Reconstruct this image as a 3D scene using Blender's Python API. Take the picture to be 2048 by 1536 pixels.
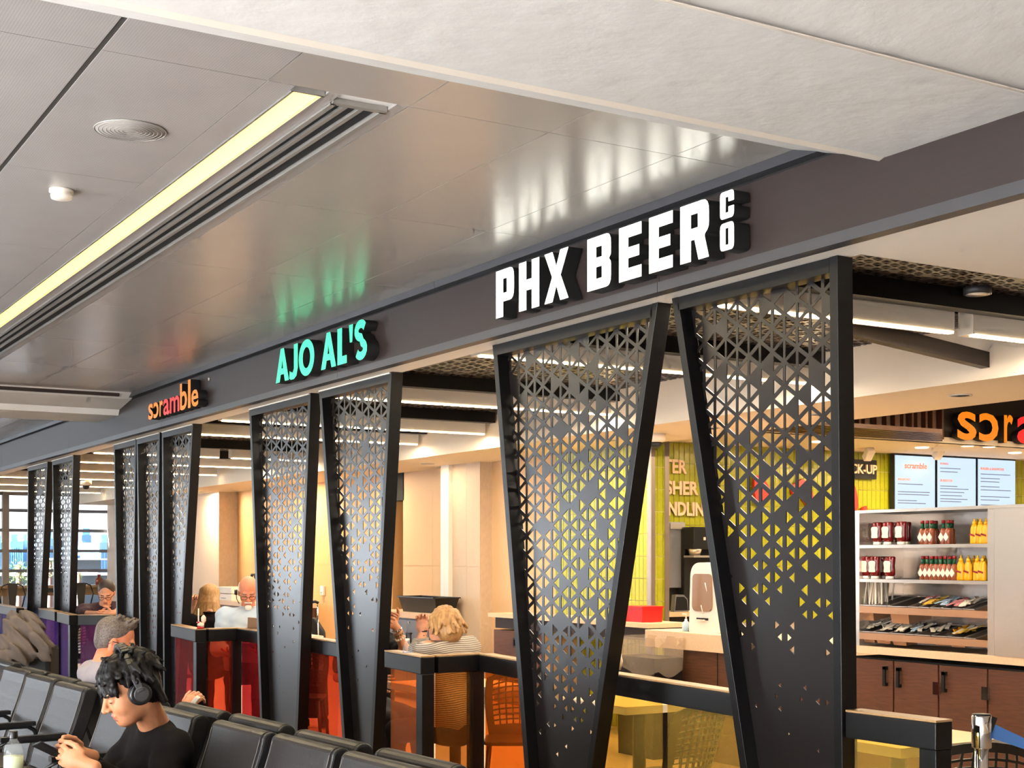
import bpy, bmesh, math, random
import numpy as np
from mathutils import Vector, Matrix
random.seed(7); np.random.seed(7)
SC = bpy.context.scene
for o in list(bpy.data.objects): bpy.data.objects.remove(o)
COL = SC.collection
# ------------------------------------------------------------------ camera, world, light, exposure
CAM_H = 1.6; F_PX = 2789.0; HORIZ = 1115.0; TH = math.radians(30.8); S_, C_ = math.sin(TH), math.cos(TH)
cam = bpy.data.cameras.new('camera'); camo = bpy.data.objects.new('camera', cam); COL.objects.link(camo)
cam.sensor_width = 36.0; cam.lens = F_PX/2048*36; cam.shift_y = (HORIZ-768)/2048
camo.location = (0, 0, CAM_H); camo.rotation_euler = (math.pi/2, 0, -TH); cam.clip_end = 3000
SC.camera = camo
SC.view_settings.view_transform = 'Standard'; SC.view_settings.look = 'None'
SC.view_settings.gamma = 1; SC.view_settings.use_curve_mapping = False
SC.view_settings.exposure = 0.37
w = bpy.data.worlds.new('sky'); SC.world = w; w.use_nodes = True
nt = w.node_tree; nt.nodes.clear()
wo = nt.nodes.new('ShaderNodeOutputWorld'); bg = nt.nodes.new('ShaderNodeBackground')
tc = nt.nodes.new('ShaderNodeTexCoord'); sx = nt.nodes.new('ShaderNodeSeparateXYZ'); rp = nt.nodes.new('ShaderNodeValToRGB')
nt.links.new(tc.outputs['Generated'], sx.inputs[0]); nt.links.new(sx.outputs[2], rp.inputs[0])
rp.color_ramp.elements[0].position = 0.0; rp.color_ramp.elements[0].color = (1.0, 0.99, 0.97, 1)
rp.color_ramp.elements[1].position = 0.6; rp.color_ramp.elements[1].color = (0.42, 0.62, 1.0, 1)
nt.links.new(rp.outputs[0], bg.inputs[0]); bg.inputs[1].default_value = 2.3
nt.links.new(bg.outputs[0], wo.inputs[0])

def area(name, loc, rot, sx_, sy_, power, color=(1, 1, 1), portal=False):
    l = bpy.data.lights.new(name, 'AREA'); l.shape = 'RECTANGLE'; l.size = sx_; l.size_y = sy_
    l.energy = power; l.color = color
    if portal: l.cycles.is_portal = True
    o = bpy.data.objects.new(name, l); COL.objects.link(o); o.location = loc; o.rotation_euler = rot
    o['kind'] = 'helper'; return o
# daylight through the concourse's long window wall (opposite the restaurants) and its ends
WX = -7.5
area('window_daylight', (WX-0.35, 34, 1.75), (0, -math.pi/2, 0), 2.6, 26, 1300, (0.80, 0.90, 1.0))
area('window_daylight', (WX-0.35, 1.5, 1.75), (0, -math.pi/2, 0), 2.6, 14, 1100, (0.95, 0.97, 1.0))
sun = bpy.data.lights.new('sun', 'SUN'); sun.energy = 118; sun.angle = math.radians(1.5); sun.color = (.9, .95, 1)
suno = bpy.data.objects.new('sun', sun); COL.objects.link(suno); suno.rotation_euler = (0, math.radians(-64), math.radians(-10)); suno['kind'] = 'helper'
cy_ = SC.cycles; cy_.adaptive_threshold = 0.15; cy_.adaptive_min_samples = 12; cy_.light_sampling_threshold = 0.05
cy_.max_bounces = 4; cy_.diffuse_bounces = 2; cy_.glossy_bounces = 2; cy_.transmission_bounces = 3; cy_.transparent_max_bounces = 8
cy_.caustics_reflective = False; cy_.caustics_refractive = False; cy_.sample_clamp_indirect = 16

# ------------------------------------------------------------------ survey helper: photo point on a known plane -> world metres
def P(x, y, X=None, Y=None, Z=None, d=None):
    a = (x-1024)/F_PX; b = (HORIZ-y)/F_PX; vx = C_*a+S_; vy = -S_*a+C_
    if X is not None: d = X/vx
    elif Y is not None: d = Y/vy
    elif Z is not None: d = (Z-CAM_H)/b
    return Vector((d*vx, d*vy, CAM_H+d*b))
def PY(x, X): return P(x, HORIZ, X=X).y
def PX(x, Y): return P(x, HORIZ, Y=Y).x

# ------------------------------------------------------------------ materials
def lin(c):
    return tuple(((v/255)/12.92 if v/255 <= 0.04045 else ((v/255+0.055)/1.055)**2.4) for v in c)+(1,)
MATS = {}
def mat(name, rgb, rough=0.5, metal=0.0, spec=0.5, emit=None, es=0.0, noise=None, bump=None, alpha=None, coat=0.0, brush=None):
    if name in MATS: return MATS[name]
    m = bpy.data.materials.new(name); m.use_nodes = True; n = m.node_tree; b = n.nodes['Principled BSDF']
    col = lin(rgb); b.inputs['Base Color'].default_value = col
    b.inputs['Roughness'].default_value = rough; b.inputs['Metallic'].default_value = metal
    b.inputs['Specular IOR Level'].default_value = spec
    if coat: b.inputs['Coat Weight'].default_value = coat; b.inputs['Coat Roughness'].default_value = 0.15
    if emit is not None:
        b.inputs['Emission Color'].default_value = lin(emit); b.inputs['Emission Strength'].default_value = es
    co = None
    if noise or bump or brush:
        co = n.nodes.new('ShaderNodeTexCoord')
    if noise:      # (scale, amount, stretch xyz, second colour)
        mp = n.nodes.new('ShaderNodeMapping'); n.links.new(co.outputs['Object'], mp.inputs[0])
        mp.inputs['Scale'].default_value = noise[2]
        t = n.nodes.new('ShaderNodeTexNoise'); t.inputs['Scale'].default_value = noise[0]; t.inputs['Detail'].default_value = 6
        n.links.new(mp.outputs[0], t.inputs[0])
        mx = n.nodes.new('ShaderNodeMix'); mx.data_type = 'RGBA'
        r = n.nodes.new('ShaderNodeValToRGB'); r.color_ramp.elements[0].position = 0.5-noise[1]/2; r.color_ramp.elements[1].position = 0.5+noise[1]/2
        n.links.new(t.outputs[0], r.inputs[0]); n.links.new(r.outputs[0], mx.inputs[0])
        mx.inputs[6].default_value = col; mx.inputs[7].default_value = lin(noise[3])
        n.links.new(mx.outputs[2], b.inputs['Base Color'])
    if bump:       # (scale, strength, stretch)
        mp2 = n.nodes.new('ShaderNodeMapping'); n.links.new(co.outputs['Object'], mp2.inputs[0]); mp2.inputs['Scale'].default_value = bump[2]
        t2 = n.nodes.new('ShaderNodeTexNoise'); t2.inputs['Scale'].default_value = bump[0]; t2.inputs['Detail'].default_value = 5
        n.links.new(mp2.outputs[0], t2.inputs[0])
        bp = n.nodes.new('ShaderNodeBump'); bp.inputs['Strength'].default_value = bump[1]; bp.inputs['Distance'].default_value = 0.01
        n.links.new(t2.outputs[0], bp.inputs['Height']); n.links.new(bp.outputs[0], b.inputs['Normal'])
    MATS[name] = m; return m
def glassmat(name, rgb, tr=0.8, diff=0.1):
    if name in MATS: return MATS[name]
    m = bpy.data.materials.new(name); m.use_nodes = True; n = m.node_tree; n.nodes.clear()
    out = n.nodes.new('ShaderNodeOutputMaterial'); t = n.nodes.new('ShaderNodeBsdfTransparent'); t.inputs[0].default_value = tuple(v**.5 for v in lin(rgb))
    d = n.nodes.new('ShaderNodeBsdfDiffuse'); d.inputs[0].default_value = lin(rgb)
    g = n.nodes.new('ShaderNodeBsdfGlossy'); g.inputs['Roughness'].default_value = 0.05
    lw0 = n.nodes.new('ShaderNodeLayerWeight'); lw0.inputs[0].default_value = .5
    pw = n.nodes.new('ShaderNodeMath'); pw.operation = 'POWER'; pw.inputs[1].default_value = 5; n.links.new(lw0.outputs['Facing'], pw.inputs[0])
    lw = n.nodes.new('ShaderNodeMath'); lw.operation = 'MULTIPLY_ADD'; lw.inputs[1].default_value = .5; lw.inputs[2].default_value = .02; n.links.new(pw.outputs[0], lw.inputs[0])
    m1 = n.nodes.new('ShaderNodeMixShader'); m1.inputs[0].default_value = diff
    n.links.new(t.outputs[0], m1.inputs[1]); n.links.new(d.outputs[0], m1.inputs[2])
    m2 = n.nodes.new('ShaderNodeMixShader'); n.links.new(lw.outputs[0], m2.inputs[0])
    n.links.new(m1.outputs[0], m2.inputs[1]); n.links.new(g.outputs[0], m2.inputs[2]); n.links.new(m2.outputs[0], out.inputs[0])
    MATS[name] = m; return m
I3 = (1, 1, 1)
mat('perforated_ceiling_metal', (198, 192, 188), 0.40, 0.25, noise=(3, 0.8, I3, (182, 176, 172)), bump=(220, 0.10, (1, 1, 1)))
def line_perf(name, period, amt):
    n = MATS[name].node_tree; b = n.nodes['Principled BSDF']; src = b.inputs['Base Color'].links[0].from_socket
    co = n.nodes.new('ShaderNodeTexCoord'); wv_ = n.nodes.new('ShaderNodeTexWave'); wv_.bands_direction = 'X'; wv_.inputs['Scale'].default_value = .314/period
    n.links.new(co.outputs['Object'], wv_.inputs[0]); mr = n.nodes.new('ShaderNodeMapRange'); mr.inputs[3].default_value = 1-amt; mr.inputs[4].default_value = 1.0; n.links.new(wv_.outputs[0], mr.inputs[0])
    mx = n.nodes.new('ShaderNodeMix'); mx.data_type = 'RGBA'; mx.blend_type = 'MULTIPLY'; mx.inputs[0].default_value = 1; n.links.new(src, mx.inputs[6]); n.links.new(mr.outputs[0], mx.inputs[7]); n.links.new(mx.outputs[2], b.inputs['Base Color'])
line_perf('perforated_ceiling_metal', .009, .16)
mat('satin_ceiling_metal', (206, 199, 192), 0.25, 0.4, noise=(2, 0.8, I3, (198, 191, 184)), bump=(300, 0.03, I3))
mat('ceiling_joint', (232, 228, 222), 0.5)
mat('dark_joint', (60, 55, 52), 0.7)
mat('concrete_white', (230, 227, 222), 0.75, noise=(2.2, 0.5, (1, 1, 1), (220, 216, 210)), bump=(9, 0.5, (1, 1, 1)))
mat('fascia_brown', (48, 38, 35), 0.5, spec=.35, noise=(40, 0.6, (0.3, 0.3, 3), (43, 34, 32)))
mat('trim_grey', (62, 62, 66), 0.4)
mat('black_gap', (8, 8, 9), 0.8)
mat('soffit_beige', (244, 236, 224), 0.7)
mat('screen_black', (13, 12, 13), 0.36, 0.0, 0.32)
mat('screen_sheet', (27, 23, 22), 0.29, 0.0, 0.55, noise=(6, 0.6, (1, 1, 0.2), (24, 20, 20)))
mat('rail_black', (12, 12, 13), 0.38, 0, 0.3)
mat('rail_wood', (176, 142, 98), 0.4, noise=(12, 0.5, (1, 6, 1), (160, 124, 82)))
mat('dark_ceiling', (22, 18, 16), 0.8)
mat('perf_brown', (60, 42, 31), 0.35, 0.25, noise=(0.6, 0.5, I3, (44, 34, 28)))
mat('baffle_white', (226, 218, 206), 0.6)
mat('gypsum', (244, 228, 206), 0.8)
mat('wall_panel', (222, 184, 138), 0.55, noise=(30, 0.5, (1, 1, 8), (214, 174, 128)))
mat('wall_panel_wood', (214, 190, 162), 0.5, noise=(30, 0.6, (1, 12, 0.6), (200, 174, 146)))
mat('wall_warm', (226, 172, 108), 0.6)
mat('stainless', (226, 216, 206), 0.3, 0.85, bump=(14, 0.10, (1, 1, 2)))
mat('chrome', (225, 225, 228), 0.08, 1.0)
mat('tile_green', (178, 176, 34), 0.18, 0, 0.6, noise=(5, 0.7, I3, (150, 154, 26)), bump=(30, 0.15, I3))
mat('grout', (226, 214, 150), 0.8)
mat('wood_dark', (112, 72, 50), 0.45, noise=(6, 0.6, (1, 1, 14), (78, 48, 34)))
mat('wood_grain', (112, 68, 46), 0.5, noise=(4, 0.7, (2, 2, 22), (76, 44, 30)))
mat('counter_beige', (232, 200, 164), 0.4, noise=(60, 0.5, I3, (222, 188, 150)))
mat('black_plastic', (20, 20, 21), 0.35)
mat('black_matte', (14, 13, 13), 0.7)
mat('leather_black', (36, 33, 33), 0.45, 0, 0.38, bump=(140, 0.12, I3))
mat('seat_side', (22, 22, 24), 0.45, bump=(120, 0.15, I3))
mat('seam', (120, 116, 112), 0.6)
mat('floor_concourse', (168, 164, 161), 0.5, noise=(3, 0.6, I3, (156, 152, 149)))
mat('floor_wood', (196, 172, 144), 0.4, noise=(5, 0.6, (8, 1, 1), (170, 142, 112)))
mat('white_plastic', (236, 226, 212), 0.35)
mat('grey_plastic', (120, 122, 132), 0.4)
mat('led', (255, 240, 210), 0.5, emit=(255, 222, 168), es=12)
mat('ceiling_lamp', (255, 240, 160), 0.5, emit=(255, 204, 84), es=3.6)
mat('downlight_glow', (255, 230, 190), 0.5, emit=(255, 222, 170), es=8)
mat('letter_white', (250, 252, 244), 0.5, emit=(250, 255, 240), es=1.0)
mat('letter_green', (60, 210, 150), 0.5, emit=(52, 214, 148), es=0.85)
mat('letter_orange', (120, 60, 6), 0.5, emit=(250, 128, 6), es=.8)
mat('letter_red', (110, 14, 14), 0.5, emit=(234, 34, 34), es=.8)
mat('letter_cream', (240, 206, 170), 0.5)
mat('alu', (170, 166, 160), 0.4, 0.5)
mat('window_frame', (150, 140, 132), 0.4, 0.2)
mat('tower_blue', (132, 168, 190), 0.6); mat('tower_blue_b', (116, 156, 184), 0.6)
mat('foliage', (120, 150, 60), 0.7); mat('tarmac', (84, 86, 88), 0.8)
mat('red_plastic', (200, 24, 24), 0.35); mat('ketchup', (120, 10, 14), 0.2, coat=0.5)
mat('mustard', (250, 178, 10), 0.3); mat('sauce', (150, 74, 44), 0.15, coat=0.4); mat('cap_green', (12, 84, 52), 0.4)
mat('label_cream', (240, 226, 204), 0.6); mat('cap_red', (150, 20, 26), 0.4)
mat('tray_tan', (196, 150, 116), 0.35, 0.5); mat('pan_dark', (90, 76, 66), 0.3, 0.7)

# ------------------------------------------------------------------ mesh builder
def inv_of(o):
    l, r = LOCS.get(o.name, ((0, 0, 0), 0.0))
    return (Matrix.Translation(Vector(l)) @ Matrix.Rotation(r, 4, 'Z')).inverted()
LOCS = {}
class MB:
    def __init__(s): s.v = []; s.f = []; s.m = []; s.sm = []
    def add(s, vs, fs, mi=0, smooth=False):
        o = len(s.v); s.v += [tuple(v) for v in vs]
        for f in fs: s.f.append([i+o for i in f]); s.m.append(mi); s.sm.append(smooth)
        return s
    def box(s, a, b, mi=0, rz=0, piv=None):
        x0, y0, z0 = [min(p, q) for p, q in zip(a, b)]; x1, y1, z1 = [max(p, q) for p, q in zip(a, b)]
        vs = [Vector(p) for p in ((x0,y0,z0),(x1,y0,z0),(x1,y1,z0),(x0,y1,z0),(x0,y0,z1),(x1,y0,z1),(x1,y1,z1),(x0,y1,z1))]
        if rz:
            pv = Vector(piv if piv is not None else ((x0+x1)/2, (y0+y1)/2, 0)); R = Matrix.Rotation(rz, 3, 'Z')
            vs = [R @ (v-pv)+pv for v in vs]
        return s.add(vs, [(0,3,2,1),(4,5,6,7),(0,1,5,4),(1,2,6,5),(2,3,7,6),(3,0,4,7)], mi)
    def bar(s, p, q, w_, h_, mi=0, up=(0, 0, 1)):
        p, q = Vector(p), Vector(q); d = (q-p).normalized(); up = Vector(up)
        if abs(d.dot(up)) > 0.99: up = Vector((1, 0, 0))
        a = d.cross(up).normalized(); b = a.cross(d).normalized(); vs = []
        for c in (p, q):
            for i, j in ((-1,-1),(1,-1),(1,1),(-1,1)): vs.append(c+a*i*w_/2+b*j*h_/2)
        return s.add(vs, [(0,1,2,3),(7,6,5,4),(0,4,5,1),(1,5,6,2),(2,6,7,3),(3,7,4,0)], mi)
    def tube(s, pts, r, n=8, mi=0, smooth=True, cap=True):
        pts = [Vector(p) for p in pts]; rs = r if isinstance(r, (list, tuple)) else [r]*len(pts); vs = []; fs = []
        for i, p in enumerate(pts):
            d = (pts[min(i+1, len(pts)-1)]-pts[max(i-1, 0)]).normalized()
            u = Vector((0, 0, 1)) if abs(d.z) < 0.95 else Vector((1, 0, 0))
            a = d.cross(u).normalized(); b = a.cross(d)
            for k in range(n):
                t = 2*math.pi*k/n; vs.append(p+(a*math.cos(t)+b*math.sin(t))*rs[i])
        for i in range(len(pts)-1):
            for k in range(n):
                fs.append((i*n+k, i*n+(k+1) % n, (i+1)*n+(k+1) % n, (i+1)*n+k))
        s.add(vs, fs, mi, smooth)
        if cap:
            o = len(s.v)-len(vs); L = len(pts)-1
            s.f.append([o+k for k in range(n)][::-1]); s.m.append(mi); s.sm.append(False)
            s.f.append([o+L*n+k for k in range(n)]); s.m.append(mi); s.sm.append(False)
        return s
    def lathe(s, c, prof, n=16, mi=0, sx_=1, sy_=1, smooth=True):   # prof: (r, z)
        c = Vector(c); vs = []; fs = []
        for r, z in prof:
            for k in range(n):
                t = 2*math.pi*k/n; vs.append(c+Vector((r*math.cos(t)*sx_, r*math.sin(t)*sy_, z)))
        for i in range(len(prof)-1):
            for k in range(n): fs.append((i*n+k, i*n+(k+1) % n, (i+1)*n+(k+1) % n, (i+1)*n+k))
        fs.append([k for k in range(n)][::-1]); fs.append([(len(prof)-1)*n+k for k in range(n)])
        return s.add(vs, fs, mi, smooth)
    def prism(s, poly, h0, h1, ax='z', mi=0, mi_cap=None):  # polygon (a,b) extruded along axis
        n = len(poly)
        def m3(a, b, h): return {'z': (a, b, h), 'x': (h, a, b), 'y': (a, h, b)}[ax]
        vs = [m3(a, b, h0) for a, b in poly]+[m3(a, b, h1) for a, b in poly]
        s.add(vs, [(i, (i+1) % n, n+(i+1) % n, n+i) for i in range(n)], mi)
        o = len(s.v)-2*n; mc = mi if mi_cap is None else mi_cap
        s.f += [[o+i for i in range(n)][::-1], [o+n+i for i in range(n)]]; s.m += [mc, mc]; s.sm += [False, False]
        return s
    def build(s, name, mats, parent=None, world=True, bevel=0, fix=True):
        if isinstance(mats, str): mats = [mats]
        vs = s.v
        if parent is not None and world:
            M = inv_of(parent); vs = [tuple(M @ Vector(v)) for v in vs]
        me = bpy.data.meshes.new(name); me.from_pydata(vs, [], s.f)
        for m in mats: me.materials.append(MATS[m] if isinstance(m, str) else m)
        me.polygons.foreach_set('material_index', s.m); me.polygons.foreach_set('use_smooth', s.sm)
        if fix:
            bm = bmesh.new(); bm.from_mesh(me); bmesh.ops.recalc_face_normals(bm, faces=bm.faces); bm.to_mesh(me); bm.free()
        me.update()
        return link(name, me, parent, bevel)
def link(name, me, parent=None, bevel=0):
    o = bpy.data.objects.new(name, me); COL.objects.link(o)
    if parent is not None:
        o.parent = parent; LOCS[o.name] = LOCS.get(parent.name, ((0, 0, 0), 0.0))
    if bevel:
        b = o.modifiers.new('soft', 'BEVEL'); b.width = bevel; b.segments = 2; b.limit_method = 'ANGLE'
    return o
def tag(o, label, cat, group=None):
    o['label'] = label; o['category'] = cat
    if group: o['group'] = group
    return o
def thing(name, label, cat, loc=(0, 0, 0), rz=0.0, group=None):
    o = bpy.data.objects.new(name, None); COL.objects.link(o); o.location = loc; o.rotation_euler = (0, 0, rz)
    o.empty_display_size = 0.1; LOCS[o.name] = (tuple(loc), rz)
    return tag(o, label, cat, group)
def struct(o, label=None):
    o['kind'] = 'structure'
    if label: o['label'] = label
    return o
def sgroup(name, label, loc=(0, 0, 0)):
    o = bpy.data.objects.new(name, None); COL.objects.link(o); o.location = loc; LOCS[o.name] = (tuple(loc), 0.0)
    o['kind'] = 'structure'; o['label'] = label; return o
def copy_tree(o, parent=None):
    c = o.copy(); COL.objects.link(c); c.parent = parent
    for ch in list(o.children): copy_tree(ch, c)
    return c

# ------------------------------------------------------------------ text and letters (flat outlines turned into solid meshes)
def curve_mesh(splines, depth):
    cu = bpy.data.curves.new('outline', 'CURVE'); cu.dimensions = '2D'; cu.fill_mode = 'BOTH'; cu.extrude = depth/2
    for pts in splines:
        sp = cu.splines.new('POLY'); sp.points.add(len(pts)-1); sp.use_cyclic_u = True
        for p, q in zip(sp.points, pts): p.co = (q[0], q[1], 0, 1)
    t = bpy.data.objects.new('outline', cu); COL.objects.link(t)
    dg = bpy.context.evaluated_depsgraph_get(); me = bpy.data.meshes.new_from_object(t.evaluated_get(dg))
    bpy.data.objects.remove(t); bpy.data.curves.remove(cu); return me
def text_mesh(txt, size, depth, offset=0.0, align='LEFT', shear=0):
    cu = bpy.data.curves.new('words', 'FONT'); cu.body = txt; cu.size = size; cu.extrude = depth/2; cu.offset = offset; cu.align_x = align
    cu.resolution_u = 3; cu.shear = shear
    t = bpy.data.objects.new('words', cu); COL.objects.link(t)
    dg = bpy.context.evaluated_depsgraph_get(); me = bpy.data.meshes.new_from_object(t.evaluated_get(dg))
    bpy.data.objects.remove(t); bpy.data.curves.remove(cu); return me
def fit_mesh(me, w_=None, h_=None, mirror=False):      # normalise to bbox at origin, scaled to w x h
    v = np.empty(len(me.vertices)*3, 'f'); me.vertices.foreach_get('co', v); v = v.reshape(-1, 3)
    mn, mx = v.min(0), v.max(0); v[:, :2] -= mn[:2]; sz = mx-mn
    if w_: v[:, 0] *= w_/sz[0]
    if h_: v[:, 1] *= h_/sz[1]
    if mirror: v[:, 0] = v[:, 0].max()-v[:, 0]
    me.vertices.foreach_set('co', v.ravel())
    if mirror: me.flip_normals()
    me.update(); return me
# orient a flat mesh (x right, y up, z out) so that it faces -X (reading along -Y) or faces -Y (reading along +X)
def place_flat(me, face, at):
    if face == '-X': M = Matrix(((0, 0, -1, at[0]), (-1, 0, 0, at[1]), (0, 1, 0, at[2]), (0, 0, 0, 1)))
    else: M = Matrix(((1, 0, 0, at[0]), (0, 0, -1, at[1]), (0, 1, 0, at[2]), (0, 0, 0, 1)))
    me.transform(M); me.update(); return me
def two_tone(me, facem, sidem, axis):   # front face takes the lit material, sides stay dark
    me.materials.clear(); me.materials.append(MATS[facem]); me.materials.append(MATS[sidem])
    for p in me.polygons: p.material_index = 0 if Vector(axis).dot(p.normal) > 0.7 else 1
def roundpoly(pts, r, n=4):
    out = []; L = len(pts)
    for i, p in enumerate(pts):
        rr = r[i] if isinstance(r, (list, tuple)) else r
        if rr <= 0: out.append(p); continue
        a = Vector(pts[i-1]); b = Vector(p); c = Vector(pts[(i+1) % L])
        u = (a-b); v = (c-b); t = min(rr, u.length*0.49, v.length*0.49); u.normalize(); v.normalize()
        for k in range(n+1):
            q = k/n; p0 = b+u*t; p1 = b+v*t
            pt = p0*(1-q)**2+b*2*q*(1-q)+p1*q*q; out.append((pt.x, pt.y))
    return out
G = {}   # block glyphs in a unit box (width 1, height 1)
G['P'] = [roundpoly([(0,0),(.4,0),(.4,.32),(1,.32),(1,1),(0,1)], [0,0,0,.22,.22,0]), [(.4,.5),(.4,.8),(.6,.8),(.6,.5)]]
G['H'] = [[(0,0),(.37,0),(.37,.4),(.63,.4),(.63,0),(1,0),(1,1),(.63,1),(.63,.62),(.37,.62),(.37,1),(0,1)]]
G['X'] = [[(0,0),(.34,0),(.5,.3),(.66,0),(1,0),(.68,.5),(1,1),(.66,1),(.5,.7),(.34,1),(0,1),(.32,.5)]]
G['B'] = [roundpoly([(0,0),(1,0),(1,.46),(.9,.52),(1,.58),(1,1),(0,1)], [0,.2,.1,.05,.1,.2,0]), [(.38,.2),(.38,.42),(.62,.42),(.62,.2)], [(.38,.6),(.38,.8),(.62,.8),(.62,.6)]]
G['E'] = [[(0,0),(1,0),(1,.22),(.42,.22),(.42,.4),(.9,.4),(.9,.6),(.42,.6),(.42,.78),(1,.78),(1,1),(0,1)]]
G['R'] = [roundpoly([(0,0),(.38,0),(.38,.36),(.5,.36),(.64,0),(1,0),(.84,.4),(1,.5),(1,1),(0,1)], [0,0,0,0,0,0,.05,.12,.22,0]), [(.38,.56),(.38,.8),(.62,.8),(.62,.56)]]
G['C'] = [roundpoly([(0,0),(1,0),(1,.42),(.6,.42),(.6,.22),(.4,.22),(.4,.78),(.6,.78),(.6,.6),(1,.6),(1,1),(0,1)], [.2,.2,0,0,0,0,0,0,0,0,.2,.2])]
G['O'] = [roundpoly([(0,0),(1,0),(1,1),(0,1)], .22), [(.4,.2),(.4,.8),(.6,.8),(.6,.2)]]
def ring(cx, cy, rx, ry, n=28): return [(cx+rx*math.cos(2*math.pi*k/n), cy+ry*math.sin(2*math.pi*k/n)) for k in range(n)]
def strokepoly(pts, w_):
    L = []; R = []
    for i, p in enumerate(pts):
        a = Vector(pts[max(i-1, 0)]); b = Vector(pts[min(i+1, len(pts)-1)]); d = (b-a).normalized(); nn = Vector((-d.y, d.x))*w_/2
        L.append((p[0]+nn.x, p[1]+nn.y)); R.append((p[0]-nn.x, p[1]-nn.y))
    return [L+R[::-1]]
FUT = {}  # geometric sans
FUT['A'] = [[(0,0),(.3,0),(.38,.22),(.62,.22),(.7,0),(1,0),(.62,1),(.38,1)], [(.44,.4),(.5,.66),(.56,.4)]]
FUT['O'] = [ring(.5,.5,.5,.5), ring(.5,.5,.24,.29)]
FUT['L'] = [[(0,0),(1,0),(1,.22),(.5,.22),(.5,1),(0,1)]]
FUT["'"] = [[(.2,0),(.8,0),(1,1),(0,1)]]
FUT['J'] = [[(0,.05),(.2,0),(.55,0),(.85,.08),(1,.3),(1,1),(.55,1),(.55,.3),(.42,.2),(.2,.22),(.05,.27)]]
def Sglyph():
    pts = []
    for k in range(13):
        t = math.radians(25+k*(245/12)); pts.append((.5+.33*math.cos(t), .73+.165*math.sin(t)))
    for k in range(1, 13):
        t = math.radians(90-k*(245/12)); pts.append((.5+.33*math.cos(t), .27+.165*math.sin(t)))
    return pts
def sstroke():
    pts = Sglyph(); L = []; R = []; wd = .26
    for i, p in enumerate(pts):
        a = Vector(pts[max(i-1, 0)]); b = Vector(pts[min(i+1, len(pts)-1)]); d = (b-a); d.normalize(); nn = Vector((-d.y, d.x))*wd/2
        L.append((p[0]+nn.x*1.25, p[1]+nn.y*.78)); R.append((p[0]-nn.x*1.25, p[1]-nn.y*.78))
    return [L+R[::-1]]
FUT['S'] = sstroke()

# ================================================================== THE SETTING: concourse shell
ZC = 3.15; XH = 3.67; ZS = 2.76; XP = 3.85
struct(MB().box((-7.5, -6, -.1), (XH+.1, 48, 0)).build('floor', 'floor_concourse'), 'light grey concourse floor')  # concourse floor out of view, coloured light to bounce light onto the ceiling
struct(MB().box((XH+.1, -6, -.1), (15, 28, 0)).build('floor', 'floor_wood'), 'wood floor of the restaurants')
ceil = sgroup('ceiling', 'satin metal panel ceiling of the concourse', (0, 0, ZC))
MB().box((-7.5, -6, ZC+.012), (XH, 48, ZC+.06)).build('backing', 'ceiling_joint', ceil)
MB().box((1.084, 2.6, ZC+.004), (1.108, 30, ZC+.011)).build('shadow_gap', 'dark_joint', ceil)
xs = [-.02, .54, 1.095, 1.64, 2.15, 2.72, 3.29, 3.635]
ys = [-6, -4.4, -2.95, -1.5, -.05, 1.4, 2.5, 4.3, 5.75, 7.2, 8.65, 10.1, 11.55, 13.06, 14.9, 16.4, 17.85, 19.3, 20.75, 22.2, 25, 30]
SHARE = {}
def panel(x0, x1, y0, y1, m):
    g = .004
    if abs(x1-1.095) < 1e-6: x1 -= .007
    if abs(x0-1.095) < 1e-6: x0 += .009
    k = (round(x1-x0, 3), round(y1-y0, 3), m)
    if k not in SHARE:
        SHARE[k] = MB().box((0, 0, 0), (x1-x0-g, y1-y0-g, .01)).build('ceiling_panel', m, ceil, world=False); o = SHARE[k]
    else:
        o = SHARE[k].copy(); COL.objects.link(o)
    o.location = (x0+g/2, y0+g/2, 0); return o
for i in range(len(xs)-1):
    for j in range(len(ys)-1):
        if ys[j] == 2.5: continue
        if i == 3:
            if 4.2 < ys[j] < 13: continue
        panel(xs[i], xs[i+1], ys[j], ys[j+1], 'perforated_ceiling_metal' if i < 4 else 'satin_ceiling_metal')
for i in range(7): panel(xs[i], xs[i+1], 2.5, 4.3, 'perforated_ceiling_metal' if i < 3 else 'satin_ceiling_metal')
for k in range(13): panel(-7.5+k*.575, -7.5+(k+1)*.575, -6, 13.06, 'perforated_ceiling_metal'); panel(-7.5+k*.575, -7.5+(k+1)*.575, 14.9, 30, 'perforated_ceiling_metal')
# strip between the panels that carries lamp and air slots (left open where they sit)
for a, b in ((1.642, 1.735), (1.855, 1.898), (2.105, 2.148)):
    MB().box((a, 4.3, ZC), (b, 13.06, ZC+.01)).build('ceiling_strip', 'perforated_ceiling_metal', ceil)
lamp = thing('linear_ceiling_light', 'long warm yellow linear light recessed in the metal ceiling', 'ceiling light', (1.795, 4.34, ZC))
MB().box((1.747, 4.355, ZC+.004), (1.843, 13.04, ZC+.01)).build('diffuser', 'ceiling_lamp', lamp)
m = MB().box((1.737, 4.335, ZC-.006), (1.746, 13.05, ZC+.03)).box((1.844, 4.335, ZC-.006), (1.853, 13.05, ZC+.03)).box((1.737, 4.33, ZC-.006), (1.853, 4.343, ZC+.03))
m.build('frame', 'alu', lamp)
al = area('lamp_glow', (1.795, 8.7, ZC-.012), (0, 0, 0), .09, 8.6, 90, (1, .82, .5)); al.parent = lamp; al.matrix_parent_inverse = Matrix.Translation((-1.795, -4.34, -ZC))
vent = thing('air_diffuser', 'three-slot linear air diffuser beside the warm ceiling light', 'vent', (2, 4.4, ZC))
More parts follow.
